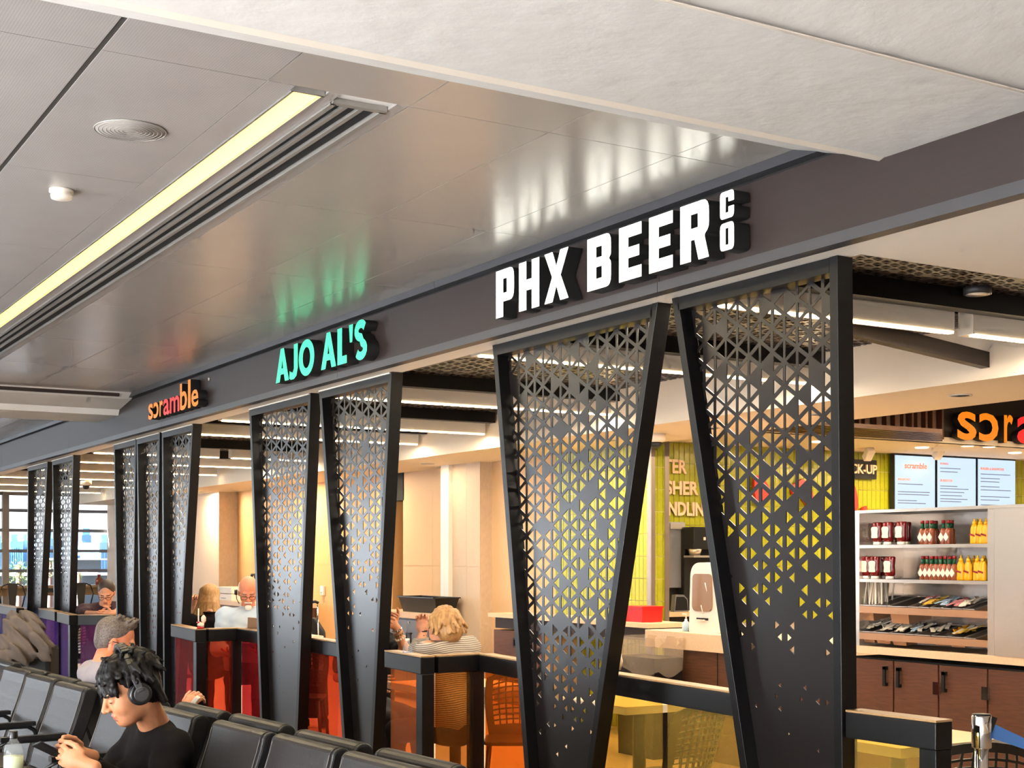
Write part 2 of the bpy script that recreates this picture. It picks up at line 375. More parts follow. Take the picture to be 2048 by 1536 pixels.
m = MB().box((1.9, 4.385, ZC-.008), (1.92, 13.05, ZC+.02)).box((2.083, 4.385, ZC-.008), (2.103, 13.05, ZC+.02)).box((1.9, 4.37, ZC-.008), (2.103, 4.395, ZC+.02)).build('frame', 'alu', vent)
for xx in (1.962, 2.02): MB().box((xx-.009, 4.39, ZC-.004), (xx+.009, 13.05, ZC+.008)).build('slat', 'alu', vent)
MB().box((1.91, 4.38, ZC+.0085), (2.1, 13.05, ZC+.0112)).build('duct', 'black_gap', vent)
sp = thing('ceiling_speaker', 'round perforated speaker grille flush in the metal ceiling', 'speaker', (1.40, 5.05, ZC))
mat('grille_grey', (168, 162, 156), .5); mat('grille_ring', (146, 140, 134), .5)
MB().lathe((1.40, 5.05, ZC-.005), [(.122, 0), (.124, .006)], 48).build('grille', 'grille_grey', sp)
def circ(r, z): return [(1.40+r*math.cos(q*math.pi/24), 5.05+r*math.sin(q*math.pi/24), z) for q in range(49)]
MB().tube(circ(.126, ZC-.003), .003, 6).build('rim', 'alu', sp)
for k in range(7): MB().tube(circ(.112-k*.014, ZC-.0052), .0012, 4).build('ring', 'grille_ring', sp)
sd = thing('smoke_detector', 'small round white smoke detector on the metal ceiling', 'smoke detector', (1.378, 6.02, ZC))
MB().lathe((1.378, 6.02, ZC-.045), [(.02, 0), (.042, .006), (.045, .02), (.04, .03), (.05, .032), (.05, .046)], 24).build('body', 'white_plastic', sd)

def beam(name, prof, label):
    g = sgroup(name, label, (0, prof[0][0], ZC))
    MB().prism(prof, -7.5, XH, 'x').build('concrete', 'concrete_white', g)
    return g
b1 = beam('beam', [(4.02, 3.155), (3.57, 3.02), (2.87, 3.02), (2.40, 3.155), (2.40, 3.6), (4.02, 3.6)], 'wide white concrete beam crossing overhead')
for y0, z0, y1, z1 in ((3.60, 3.026, 3.555, 3.0175), (2.885, 3.0175, 2.84, 3.026)):
    MB().bar((-7.5, (y0+y1)/2, (z0+z1)/2), (XH, (y0+y1)/2, (z0+z1)/2), .05, .004, up=(0, -.28 if y0 < 3 else .28, 1)).build('corner_bead', 'white_plastic', b1)
b2 = beam('beam', [(13.06, 3.155), (13.2, 3.10), (13.62, 3.04), (13.66, 2.985), (14.46, 2.985), (14.9, 3.155), (14.9, 3.6), (13.06, 3.6)], 'far white concrete beam crossing the concourse')
MB().box((-7.5, 13.1, 3.11), (XH-.14, 13.14, 3.14)).build('trim_strip', 'fascia_brown', b2)

# header fascia carrying the restaurant signs
hd = sgroup('wall_header', 'dark brown header fascia over the restaurant fronts', (XH, 0, ZS))
seg = [-3, .9, 4.9, 8.35, 12.2, 15.7, 19.4, 23, 28]
for a, b in zip(seg, seg[1:]):
    MB().box((XH, a+.001, 2.80), (XH+.05, b-.001, 3.096)).build('fascia_panel', 'fascia_brown', hd)
    MB().box((XH-.012, a+.0015, 2.757), (XH+.05, b-.0015, 2.80)).build('bottom_trim', 'trim_grey', hd)
for a, b in zip([-3, 2.4, 6.95, 10.6, 14.2, 18, 22], [2.4, 6.95, 10.6, 14.2, 18, 22, 28]):
    MB().box((XH-.035, a+.0015, 3.112), (XH+.05, b-.0015, 3.152)).build('top_trim', 'trim_grey', hd)
MB().box((XH+.02, -3, 3.09), (XH+.06, 28, 3.12)).build('shadow_gap', 'black_gap', hd)
MB().box((XH+.05, -3, 2.775), (XH+.12, 28, 3.3)).build('core', 'black_matte', hd)
so = sgroup('ceiling_soffit', 'beige soffit under the header', (XH, 3.9, ZS))
MB().box((XH+.03, 3.9, ZS), (XP+.03, 28, ZS+.012)).build('soffit_strip', 'soffit_beige', so)
MB().box((XH+.03, -3, ZS), (9, 3.9, ZS+.012)).build('soffit_panel', 'soffit_beige', so)
MB().lathe((XH-.004, 10.93, 3.04), [(.008, -.012), (.008, .012)], 8).build('bolt', 'white_plastic', hd)

# window wall opposite, behind the camera's left side (its daylight mirrors in the screens)
ww = sgroup('wall_windows', 'long window wall on the far side of the concourse', (WX, 0, 0))
MB().box((WX, -6, 0), (WX+.1, 48, .35)).build('sill', 'wall_panel_wood', ww); MB().box((WX, -6, 3.0), (WX+.1, 48, 3.6)).build('lintel', 'concrete_white', ww)
MB().box((WX, 8.5, .35), (WX+.1, 21, 3.0)).build('solid_bay', 'wall_panel_wood', ww)
for k in range(19): MB().box((WX, -6+3*k-.05, .35), (WX+.1, -6+3*k+.05, 3.0)).build('mullion', 'window_frame', ww)
MB().box((-7.5, 48, 0), (XH, 48.1, .5)).build('end_sill', 'wall_panel_wood', ww); MB().box((-7.5, 48, 2.9), (XH, 48.1, 3.6)).build('end_lintel', 'concrete_white', ww)
MB().box((WX-6, 20.5, 3.1), (WX, 49, 3.25)).build('sun_blocker', 'concrete_white', ww); MB().box((XH, 28.2, 0), (XH+.1, 48, 3.6)).build('end_return', 'wall_panel_wood', ww)  # slab outside the far windows, added unseen to keep the sun out
struct(MB().box((-7.5, -6.1, 0), (15, -6, 3.6)).build('wall_back', 'wall_panel_wood'), 'plain wall behind the viewer')
struct(MB().box((14.9, -6, 0), (15, 28, 3.6)).build('wall_right', 'gypsum'), 'side wall of the kitchens')
struct(MB().box((XH, -6, 3.34), (15, 28, 3.4)).build('ceiling_void', 'dark_ceiling'), 'dark void above the restaurant ceiling')

# far window wall of the restaurants with ledge
YW = 28.0
fw = sgroup('window_1', 'far window wall with a city view', (5, YW, 0))
MB().box((-1.0, YW, 2.86), (9, YW+.15, 3.4)).build('header', 'baffle_white', fw)
MB().box((-1.0, YW, 0), (9, YW+.15, .62)).build('sill_wall', 'wall_panel_wood', fw)
for z in (2.51, 2.127, 1.728, 1.34): MB().box((-1.0, YW+.02, z-.03), (9, YW+.09, z+.03)).build('mullion_bar', 'grey_plastic', fw)
MB().box((-1, YW+.02, 2.80), (9, YW+.09, 2.86)).build('mullion_bar', 'window_frame', fw)
for xm in (2.0, PX(12, YW), 8.05): MB().box((xm-.06, YW, .6), (xm+.06, YW+.12, 2.86)).build('mullion_post', 'window_frame', fw)
glassmat('clear_glass', (240, 246, 250), diff=0.02)
pz = [.62, 1.34, 1.728, 2.127, 2.51, 2.86]
for a, b in ((2.06, PX(12, YW)-.06), (PX(12, YW)+.06, 7.99)):
    for z0, z1 in zip(pz, pz[1:]): MB().box((a, YW+.05, z0+.03), (b, YW+.056, z1-.03)).build('pane', 'clear_glass', fw)
lg = thing('window_ledge', 'light wood bar ledge along the far window', 'ledge', (6, YW-.4, .95))
MB().box((1.5, YW-.5, 1.02), (8, YW-.02, 1.065)).build('ledge_top', 'rail_wood', lg)
MB().box((1.5, YW-.06, .86), (8, YW-.02, 1.02)).build('apron', 'rail_wood', lg)
for xx in (2.5, 5.2, 7.6): MB().box((xx-.03, YW-.3, 0), (xx+.03, YW-.24, 1.02)).build('bracket', 'rail_wood', lg)
MB().box((PX(96, YW)-.13, YW-.52, .93), (PX(96, YW)+.13, YW-.5, 1.01)).box((PX(96, YW)-.09, YW-.525, .95), (PX(96, YW)-.02, YW-.52, .99)).build('power_outlet', 'black_plastic', lg)
struct(MB().box((XH+.2, YW-.02, 0), (XH+.3, YW+.1, 3)).build('trim_1', 'window_frame'))
# outside
struct(MB().box((-400, 30, -4.2), (600, 900, -4)).build('ground', 'tarmac'), 'pale airfield ground outside')
def tower(x0, x1, ytop, Yd, m, lab, step=0):
    a = PX(x0, Yd); b = PX(x1, Yd); zt = P((x0+x1)/2, ytop, Y=Yd).z
    t = thing('office_tower', lab, 'building', ((a+b)/2, Yd, -4))
    MB().box((a, Yd, -4), (b, Yd+20, zt)).build('body', m, t)
    n = 6
    for k in range(n): MB().box((a+(b-a)*(k+.25)/n, Yd-.3, -2), (a+(b-a)*(k+.75)/n, Yd, zt-2)).build('window_band', 'tower_blue_b' if m == 'tower_blue' else 'tower_blue', t)
    MB().box((a+(b-a)*.2, Yd+2, zt), (a+(b-a)*.7, Yd+12, zt+2)).build('roof_box', m, t)
tower(163, 191, 1070, 420, 'tower_blue_b', 'tallest pale blue office tower beyond the far window')
tower(199, 236, 1085, 360, 'tower_blue', 'broad pale teal tower block by the maroon shirt')
tower(20, 46, 1082, 430, 'tower_blue_b', 'stepped pale blue tower beside the window post')
tower(48, 60, 1081, 440, 'tower_blue', 'slim pale blue tower just before the first screen')
tower(96, 112, 1077, 410, 'tower_blue', 'pale blue tower between the first two screens')
tower(-2, 8, 1085, 415, 'tower_blue_b', 'pale tower at the window edge')
tower(147, 153, 1086, 470, 'tower_blue', 'narrow pale tower between screen and tallest tower')
def hangar(x0, x1, y0, y1, Yd, lab):
    a = PX(x0, Yd); b = PX(x1, Yd); t = thing('terminal_hangar', lab, 'building', ((a+b)/2, Yd, -4))
    MB().box((a, Yd, -4), (b, Yd+30, P(x0, y0, Y=Yd).z)).build('hall', 'tarmac', t)
    MB().box((a-1, Yd-1, P(x0, y0, Y=Yd).z), (b+1, Yd+31, P(x0, y0-3, Y=Yd).z)).build('roof', 'white_plastic', t)
hangar(149, 202, 1120, 1135, 230, 'low white hangar roof below the towers')
hangar(-5, 240, 1152, 1160, 140, 'long low pale service building outside the window')
def tree(x, ytop, Yd, wpx, lab):
    p = P(x, ytop, Y=Yd); r = wpx/2*P(x, ytop, Y=Yd).length/F_PX
    t = thing('tree', lab, 'tree', (p.x, Yd, -4))
    MB().tube([(p.x, Yd, -4), (p.x, Yd, p.z-r*.4)], [.3, .15]).build('trunk', 'wood_dark', t)
    m = MB()
    for k in range(420):
        u = Vector((random.gauss(0, 1), random.gauss(0, 1), random.gauss(0, 1))).normalized()*r*random.random()**.4
        u.z *= 1.3; c = Vector((p.x, Yd, p.z-r*1.2))+u; s = r*.10
        q = [Vector((random.uniform(-1, 1), random.uniform(-1, 1), random.uniform(-1, 1)))*s for _ in range(3)]
        m.add([c+q[0], c+q[1], c+q[2]], [(0, 1, 2)])
    o = m.build('crown', 'foliage', t, fix=False); o['kind'] = 'stuff'
tree(38, 1118, 90, 52, 'pale green tree outside the window by the post'); tree(100, 1116, 95, 34, 'pale green tree outside between the two far screens'); tree(158, 1142, 100, 18, 'small shrub-like tree outside left of the maroon shirt')

# ================================================================== restaurant shell
XB = 7.6; ZL = 2.64
wb = sgroup('wall_rear', 'warm cream panelled rear wall of the restaurants', (XB, 12, 0))
def wallsec(x0, x1, m, X=XB, z1=ZL, seams=(), hz=1.62):
    a, b = PY(x1, X), PY(x0, X); cuts = [a]+sorted(PY(q, X) for q in seams)+[b]
    for c, d in zip(cuts, cuts[1:]):
        MB().box((X, c+.002, 0), (X+.2, d-.002, hz-.002)).build('wall_panel', m, wb)
        MB().box((X, c+.002, hz+.002), (X+.2, d-.002, z1+.1)).build('wall_panel', m, wb)
    MB().box((X+.01, a, 0), (X+.2, b, z1+.1)).build('backing', m, wb)
wallsec(960, 1112, 'wall_panel', seams=(), hz=1.5)
wallsec(905, 960, 'wall_panel_wood', X=7.45, seams=(933,), hz=1.5)
MB().box((7.4, PY(905, 7.45), 0), (7.62, PY(889, 7.45), ZL)).build('corner_guard', 'white_plastic', wb)
wallsec(806, 890, 'wall_panel', X=7.6, seams=(865,), hz=1.5)
MB().box((7.9, PY(808, 7.6), 0), (8.0, PY(785, 7.6), 2.1)).build('door', 'wood_dark', wb)
MB().box((7.6, PY(808, 7.6), 2.3), (8.0, PY(785, 7.6), ZL)).build('door_head', 'black_gap', wb)
MB().box((7.62, PY(808, 7.6), 0), (7.68, PY(804, 7.6), ZL)).build('door_jamb', 'fascia_brown', wb)
wallsec(437, 785, 'wall_warm', X=7.6, seams=(560,), hz=1.5)
wallsec(383, 437, 'wall_panel_wood', X=7.3, hz=2.6)
MB().box((7.3, PY(385, 7.3), 0), (7.62, YW, 3)).build('end_wall', 'wall_panel_wood', wb)
MB().box((7.295, PY(437, 7.3)-.03, 0), (7.62, PY(437, 7.3)+.05, ZL)).build('return_wall', 'wall_panel_wood', wb)
th_ = P(645, 1182, X=7.58)
ts = thing('thermostat', 'cream wall thermostat with round dial on the orange wall', 'thermostat', tuple(th_))
MB().box((7.565, th_.y-.055, th_.z-.06), (7.598, th_.y+.055, th_.z+.07)).build('plate', 'white_plastic', ts, bevel=.004)
MB().lathe((0, 0, 0), [(.018, 0), (.018, .012)], 12).build('dial', 'white_plastic', None)
bpy.data.objects['dial'].parent = ts; bpy.data.objects['dial'].rotation_euler = (0, -math.pi/2, 0); bpy.data.objects['dial'].location = (-.012, 0, -.01)

# drop ceiling
dc = sgroup('ceiling_lower', 'warm lit gypsum drop ceiling over the counters', (6.55, 10, ZL))
MB().box((6.55, -6, ZL), (XB, 10.6, ZL+.5)).build('gypsum', 'gypsum', dc)
MB().box((6.62, 10.6, ZL), (XB+.3, YW, ZL+.5)).build('gypsum', 'gypsum', dc)
MB().box((XB, 10.22, 2.80), (14.9, 13, 2.86)).build('kitchen_ceiling', 'gypsum', dc)
for x, y, X in ((1920, 790, None), (1216, 880, None), (1460, 858, None), (1640, 828, None), (880, 928, None), (1100, 886, None), (470, 985, None), (600, 965, None), (720, 946, None)):
    p = P(x, y, Z=ZL); p.x = min(p.x, 7.1)
    d = thing('downlight', 'round recessed downlight near %s' % {1920: 'the orange interior sign', 1216: 'the green tile wall', 1460: 'the dark-framed nearest screen', 1640: 'the wood slats', 880: 'the tall white corner strip', 1100: 'the widest screen', 470: 'the far orange wall', 600: 'the narrow screen pair', 720: 'the thermostat wall'}[x], 'downlight', (p.x, p.y, ZL), group='downlights in the drop ceiling')
    MB().lathe((p.x, p.y, ZL-.006), [(.075, 0), (.075, .006), (.06, .006), (.06, 0)], 24).build('trim_ring', 'white_plastic', d)
    MB().lathe((p.x, p.y, ZL-.002), [(.06, 0), (.06, .001)], 24).build('lens', 'downlight_glow', d)
    a = area('lamp_glow', (p.x, p.y, ZL-.02), (0, 0, 0), .2, .2, {880: 6, 1100: 15, 470: 60, 600: 40, 720: 16}.get(x, 22), (1, .80, .55)); a.parent = d; a.matrix_parent_inverse = Matrix.Translation((-p.x, -p.y, -ZL))
# triangular-lattice sheets -----------------------------------------------------------------
def lattice(w_, h_, ncol, pitch, hole, solid, clip=None, thick=.003, seed=1, wob=0):
    """perforated plate in the (a, b) plane; hole(b) = hole scale 0..1, solid(b) = chance of an unpierced cell"""
    rnd = random.Random(seed); cw = w_/ncol; nr = int(h_/pitch)+2; V = []; Fc = []; idx = {}
    def vid(j, k2):
        key = (j, k2)
        if key not in idx: idx[key] = len(V); V.append((j*cw, k2*pitch/2))
        return idx[key]
    for j in range(ncol):
        for k2 in range(-1, 2*nr):
            if (k2+j) % 2 == 0: tri = [(j, k2), (j, k2+2), (j+1, k2+1)]
            else: tri = [(j+1, k2), (j+1, k2+2), (j, k2+1)]
            ids = [vid(*t) for t in tri]; pts = [V[i] for i in ids]
            cx = sum(p[0] for p in pts)/3; cy = sum(p[1] for p in pts)/3
            sc = hole(cy)*(1+rnd.uniform(-wob, wob)); sc = min(sc, .78)
            if sc < .1 or rnd.random() < solid(cy): Fc.append(ids); continue
            inn = []
            for p in pts: inn.append(len(V)); V.append((cx+(p[0]-cx)*sc, cy+(p[1]-cy)*sc))
            for q in range(3): Fc.append([ids[q], ids[(q+1) % 3], inn[(q+1) % 3], inn[q]])
    bm = bmesh.new(); bv = [bm.verts.new((a, b, 0)) for a, b in V]
    for f_ in Fc: bm.faces.new([bv[i] for i in f_])
    for co, no in (clip or []): bmesh.ops.bisect_plane(bm, geom=bm.verts[:]+bm.edges[:]+bm.faces[:], plane_co=co, plane_no=no, clear_outer=True)
    bmesh.ops.recalc_face_normals(bm, faces=bm.faces)
    r = bmesh.ops.extrude_face_region(bm, geom=bm.faces[:])
    for v in r['geom']:
        if isinstance(v, bmesh.types.BMVert): v.co.z -= thick
    bmesh.ops.recalc_face_normals(bm, faces=bm.faces)
    me = bpy.data.meshes.new('perforated_sheet'); bm.to_mesh(me); bm.free(); return me
# ceiling of dark pierced panels between lit baffles
BY = [5.05, 7.03, 9.4, 11.5, 12.9, 15.8, 17.4, 19.2, 21.2, 23.4, 25.6]
rc = sgroup('ceiling_pierced', 'dark ceiling of pierced brown panels between lit baffles', (3.9, 5, 2.97))
pm = lattice(1.33, 1.9, 16, .11, lambda b: .62, lambda b: .05, clip=[((0, .001, 0), (0, -1, 0)), ((0, 1.9, 0), (0, 1, 0)), ((0, 0, 0), (-1, 0, 0)), ((1.33, 0, 0), (1, 0, 0))], seed=5)
pm.materials.append(MATS['perf_brown'])
prevY = 3.92
for i, by in enumerate(BY):
    L = by-.12-prevY
    for k in range(2):
        o = bpy.data.objects.new('pierced_panel', pm); COL.objects.link(o); o.parent = rc
        o.location = (3.92+1.345*k-3.9, prevY+.02-5, 0.0); o.scale = (1, max(.2, (L-.04)/1.9), 1)
    MB().box((3.9, by-.12, 2.87), (6.6, by-.03, 2.99)).build('black_edge', 'rail_black', rc)
    MB().box((3.9, prevY-.02, 2.90), (6.6, prevY+.02, 2.99)).build('black_edge', 'rail_black', rc)
    prevY = by+.14
gaps = {0: 5.76, 1: 6.25, 3: 5.0, 5: 5.5, 6: 5.0, 8: 4.9}
for i, by in enumerate(BY):
    x0, x1 = 3.97, 6.56; g = gaps.get(i)
    spans = [(x0, x1)] if not g else [(x0, g-.07), (g+.07, x1)]
    bf = thing('lit_baffle', ['white ceiling baffle with light line nearest the corner of the beige soffit', 'white ceiling baffle with light line ending at the gypsum edge by the dome camera', 'white ceiling baffle with light line seen between the middle screens', 'second white ceiling baffle with light line between the middle screens', 'lowest white ceiling baffle with light line between the middle screens', 'white ceiling baffle with light line right of the five far screens, uppermost', 'white ceiling baffle with light line right of the five far screens, second', 'white ceiling baffle with light line right of the five far screens, third', 'white ceiling baffle with reddish light line between the far screens', 'white ceiling baffle with light line under the far dome camera', 'white ceiling baffle with light line closest to the far window'][i], 'light', (5.2, by, 2.77), group='lit baffles in the restaurant ceiling')
    for a, b in spans:
        MB().box((a, by, 2.775), (b, by+.1, 2.93)).build('baffle', 'baffle_white', bf)
        MB().box((a+.01, by-.003, 2.764), (b-.01, by+.035, 2.775)).build('light_line', 'led', bf)
        MB().box((a+.02, by+.02, 2.93), (a+.08, by+.08, 3.34)).build('hanger', 'rail_black', bf)
    if i < 7:
        gl = area('line_glow', ((x0+x1)/2, by+.02, 2.75), (0, 0, 0), x1-x0, .05, 38, (1, .88, .7)); gl.parent = bf; gl.matrix_parent_inverse = Matrix.Translation((-5.2, -by, -2.77))
MB().bar((5.05, 5.25, 2.79), (6.62, 5.6, 2.75), .06, .09).build('ceiling_bulkhead', 'fascia_brown', rc)
p = P(1955, 590, Z=2.93); d = thing('downlight', 'round downlight in the dark pierced panel at the entrance', 'downlight', tuple(p))
MB().lathe(tuple(p), [(.06, 0), (.06, .01)], 20).build('lens', 'white_plastic', d); MB().lathe(tuple(p), [(.07, .002), (.07, .04)], 20).build('can', 'trim_grey', d)
def dome(x, y, Z, lab, sc=1):
    p = P(x, y, Z=Z); d = thing('dome_camera', lab, 'camera', (p.x, p.y, Z))
    MB().lathe((p.x, p.y, Z-.07*sc), [(.06*sc, 0), (.085*sc, .02*sc), (.085*sc, .07*sc)], 20).build('housing', 'white_plastic', d)
    MB().lathe((p.x, p.y, Z-.125*sc), [(.005, 0), (.03*sc, .005), (.05*sc, .025*sc), (.055*sc, .056*sc)], 18).build('dome', 'black_plastic', d)
dome(1311, 868, ZL, 'white dome security camera under the gypsum ceiling edge'); dome(172, 962, 2.75, 'small dome camera on the far lit baffle')

# ================================================================== perforated metal screens along the front
def edgeY(p0, p1):    # slanted edge through two photo points on the screen plane -> Y at top (z=ZS) and at floor
    a = P(*p0, X=XP); b = P(*p1, X=XP); k = (b.y-a.y)/(b.z-a.z); return a.y+k*(ZS-a.z), a.y+k*(0-a.z)
SCREENS = [
 # far/left edge (two points), near/right edge (two points), columns, hole fn, label
 (((62, 941), (60, 1210)), ((102, 923), (88, 1210)), 8, 'f', 'farthest tapering perforated screen, at the window post'),
 (((111, 919), (114, 1210)), ((154, 909), (146, 1210)), 8, 'f', 'perforated screen second from the window, left of the maroon shirt'),
 (((235, 899), (240, 1210)), ((280, 877), (275, 1210)), 8, 'f', 'narrow perforated screen just right of the maroon-shirted man'),
 (((281, 880), (286, 1210)), ((328, 865), (323, 1210)), 8, 'g', 'narrow perforated screen in the middle of a tight group of three'),
 (((332, 864), (334, 1210)), ((395, 850), (374, 1210)), 9, 'h', 'perforated screen under the scramble sign beside the long-haired woman'),
 (((508, 822), (530, 1432)), ((632, 785), (606, 1447)), 12, 'i', 'tapering perforated screen left under the green sign'),
 (((648, 779), (695, 1469)), ((795, 742), (758, 1480)), 12, 'j', 'tapering perforated screen right under the green sign'),
 (((997, 688), (1062, 1536)), ((1330, 602), (1197, 1536)), 18, 'k', 'widest perforated screen, under the white beer sign'),
 (((1357, 595), (1495, 1536)), ((1690, 510), (1700, 1536)), 14, 'l', 'nearest perforated screen, with one upright edge post'),
]
def ss(a, b, x): t = max(0, min(1, (x-a)/(b-a))); return t*t*(3-2*t)
HF = {'f': (lambda z: .25+.4*ss(.9, 2.4, z), lambda z: .5-.45*ss(.6, 1.9, z)),
      'g': (lambda z: .2+.45*ss(.5, 2.2, z), lambda z: .5-.45*ss(.5, 1.4, z)),
      'h': (lambda z: .2+.5*ss(1.0, 2.3, z), lambda z: .75-.7*ss(1.0, 2.0, z)),
      'i': (lambda z: .12+.56*ss(.55, 2.1, z), lambda z: .9-.84*ss(.5, 1.75, z)),
      'j': (lambda z: .14+.55*ss(.6, 2.2, z), lambda z: .93-.87*ss(.7, 1.95, z)),
      'k': (lambda z: .2+.5*ss(.35, 1.55, z), lambda z: .9-.72*ss(.35, 1.1, z)-.08*ss(1.1, 2.4, z)),
      'l': (lambda z: .16+.54*ss(.6, 2.2, z), lambda z: .92-.78*ss(.5, 2.2, z))}
for i, (le, re_, nc, hf, lab) in enumerate(SCREENS):
    lt, lb = edgeY(*le); rt, rb = edgeY(*re_)
    lb = max(lb, rb+.12)
    t = thing('perforated_screen', 'black '+lab, 'screen', (XP, (lb+rb)/2, 0), group='perforated screens along the restaurant front')
    fd, fwid = .08, .045
    for nm, (a, b), sg in (('post', (lt, lb), -1), ('post', (rt, rb), 1)):
        m = MB(); y0t, y0b = a, b; y1t, y1b = a+sg*fwid, b+sg*fwid
        vs = [(XP-fd/2, y0b, 0), (XP+fd/2, y0b, 0), (XP+fd/2, y1b, 0), (XP-fd/2, y1b, 0), (XP-fd/2, y0t, ZS), (XP+fd/2, y0t, ZS), (XP+fd/2, y1t, ZS), (XP-fd/2, y1t, ZS)]
        m.add(vs, [(0,3,2,1),(4,5,6,7),(0,1,5,4),(1,2,6,5),(2,3,7,6),(3,0,4,7)]).build(nm, 'screen_black', t, bevel=.002)
    MB().box((XP-fd/2, rt+fwid, ZS-.06), (XP+fd/2, lt-fwid, ZS-.002)).build('top_bar', 'screen_black', t)
    MB().box((XP-fd/2, rb+fwid, 0), (XP+fd/2, lb-fwid, .06)).build('bottom_bar', 'screen_black', t)
    if i < 7: MB().box((XP-.05, rt+.02, ZS-.012), (XP-.02, lt-.02, ZS-.003)).build('light_channel', 'white_plastic', t)
    # sheet: coordinate a = distance from the left edge towards the camera, b = height
    W0 = lt-rt; slL = (lt-lb); slR = (rb-rt)
    hL = Vector((ZS, -slL, 0)); nL = Vector((-ZS, -slL, 0)).normalized(); nR = Vector((ZS, -slR, 0)).normalized()
    clip = [((0, .03, 0), (0, -1, 0)), ((0, ZS-.03, 0), (0, 1, 0)), ((.02, ZS, 0), (-ZS, -slL, 0)), ((W0-.02, ZS, 0), (ZS, -slR, 0))]
    me = lattice(W0, ZS, nc, .098 if i > 4 else .11, HF[hf][0], HF[hf][1], clip, .004, 30+i, .12)
    me.materials.append(MATS['screen_sheet'])
    M = Matrix(((0, 0, -1, XP+.025), (-1, 0, 0, lt), (0, 1, 0, 0), (0, 0, 0, 1)))
    me.transform(inv_of(t) @ M); me.update(); link('perforated_sheet', me, t)

# ================================================================== guard rails with tinted glass, stepping back bay by bay
TINT = {'yellow': (238, 206, 112), 'orange': (244, 140, 56), 'amber': (206, 150, 84), 'salmon': (226, 100, 72), 'red': (206, 66, 78), 'plum': (170, 84, 160), 'purple': (166, 116, 224), 'blue': (130, 140, 236)}
for k, v in TINT.items(): glassmat('tint_'+k, v, diff=.14)
ZR = 1.02
def rail(name_lab, p, q, tint, panes=1, posts=(0, 1), shade=None):
    p = Vector((p[0], p[1], 0)); q = Vector((q[0], q[1], 0)); u = (q-p).normalized(); nrm = Vector((u.y, -u.x, 0))
    t = thing('glass_railing', name_lab, 'railing', tuple((p+q)/2), group='tinted glass railings of the restaurants')
    z = Vector((0, 0, 1))
    MB().bar(p+z*(ZR-.06), q+z*(ZR-.06), .09, .098).build('top_rail', 'rail_black', t, bevel=.004)
    MB().bar(p+z*(ZR-.006), q+z*(ZR-.006), .088, .008).build('rail_cap', 'rail_wood', t)
    L = (q-p).length
    for k in posts:
        c = p+u*(L*k); c = c+u*(.04 if k == 0 else (-.04 if k == 1 else 0))
        MB().box((c.x-.04, c.y-.04, 0), (c.x+.04, c.y+.04, ZR-.11)).build('post', 'rail_black', t, bevel=.003)
    for k in range(panes):
        a = p+u*(L*k/panes+.05); b = p+u*(L*(k+1)/panes-.012)
        MB().bar(a+z*.5, b+z*.5, .012, .82).build('glass_pane', 'tint_'+(tint if isinstance(tint, str) else tint[k]), t)
    MB().bar(p+z*.06, q+z*.06, .05, .06).build('bottom_rail', 'rail_black', t)
def rp_(x, y): v = P(x, y, Z=ZR); return (v.x, v.y)
rail('short black railing end with yellow glass and a square end post beside the chrome stanchion', (3.89, 3.50), (3.87, 3.93), 'yellow', 1, (0,))
rail('black railing with yellow tinted glass between the two nearest screens', (3.96, 4.66), (4.08, 5.95), ['yellow', 'yellow'], 2, ())
rail('black railing with amber glass left of the widest screen', (4.13, 6.75), (4.20, 7.36), 'orange', 1, ())
rail('short black railing return with smoky amber glass beside the grey-striped sweater', (4.20, 7.42), (3.86, 7.38), 'amber', 1, (0,))
rail('black railing corner with orange glass right of the green-sign screens', (3.79, 7.33), (3.84, 7.93), 'orange', 1, (0,))
rail('black railing with salmon glass between the green-sign screens', (3.94, 8.80), (3.99, 9.78), 'salmon', 1, ())
rail('black railing with dark red glass left of the green-sign screens', (4.0, 10.15), (4.0, 11.08), 'red', 1, ())
rail('short black railing return with rose glass in front of the laptop', (4.0, 11.14), (3.71, 11.12), 'salmon', 1, (0,))
rail('black railing with red glass at the corner under the scramble sign', (3.64, 11.06), (3.72, 11.98), 'red', 1, (0,))
rail('sliver of plum glass railing between two tight screens under the scramble sign', (3.95, 12.5), (3.97, 12.95), 'plum', 1, ())
rail('short black railing return with plum glass in front of the maroon shirt', (3.80, 14.27), (3.50, 14.5), 'plum', 1, (0,))
rail('black railing with purple glass corner left of the maroon shirt', (3.44, 14.5), (3.50, 15.3), 'purple', 1, (0,))
rail('black railing with lilac glass between the two farthest screens', (3.52, 15.5), (3.58, 16.6), 'purple', 1, ())
rail('farthest black railing with blue glass behind the draped jacket', (3.40, 16.9), (3.45, 20.0), ['blue', 'blue'], 2, (0, 1))

# ================================================================== channel-letter signs
def letter(sign, glyph, y_l, y_r, z0, z1, facem, X0=XH-.085, X1=XH-.004, sidem='black_matte'):
    me = fit_mesh(curve_mesh(glyph, X1-X0), y_l-y_r, z1-z0); two_tone(me, facem, sidem, (0, 0, 1))
    place_flat(me, '-X', ((X0+X1)/2, y_l, z0)); me.transform(inv_of(sign)); link('letter', me, sign)
XL = XH-.085
def yl(x): return PY(x, XL)
s1 = thing('beer_sign', 'white lit block letter sign PHX BEER CO on the header', 'sign', (XH, 5.3, 2.82))
for ch, a, b in (('P', 992, 1028), ('H', 1038, 1078.5), ('X', 1089, 1137), ('B', 1174.5, 1222), ('E', 1238, 1283), ('E', 1298, 1345.5), ('R', 1360.5, 1418)):
    letter(s1, G[ch], yl(a), yl(b), 2.822, 3.062, 'letter_white')
letter(s1, G['C'], yl(1440), yl(1468), 2.953, 3.062, 'letter_white'); letter(s1, G['O'], yl(1440), yl(1468), 2.826, 2.936, 'letter_white')
s2 = thing('green_sign', "green lit letter sign AJO AL'S on the header", 'sign', (XH, 8.4, 2.82))
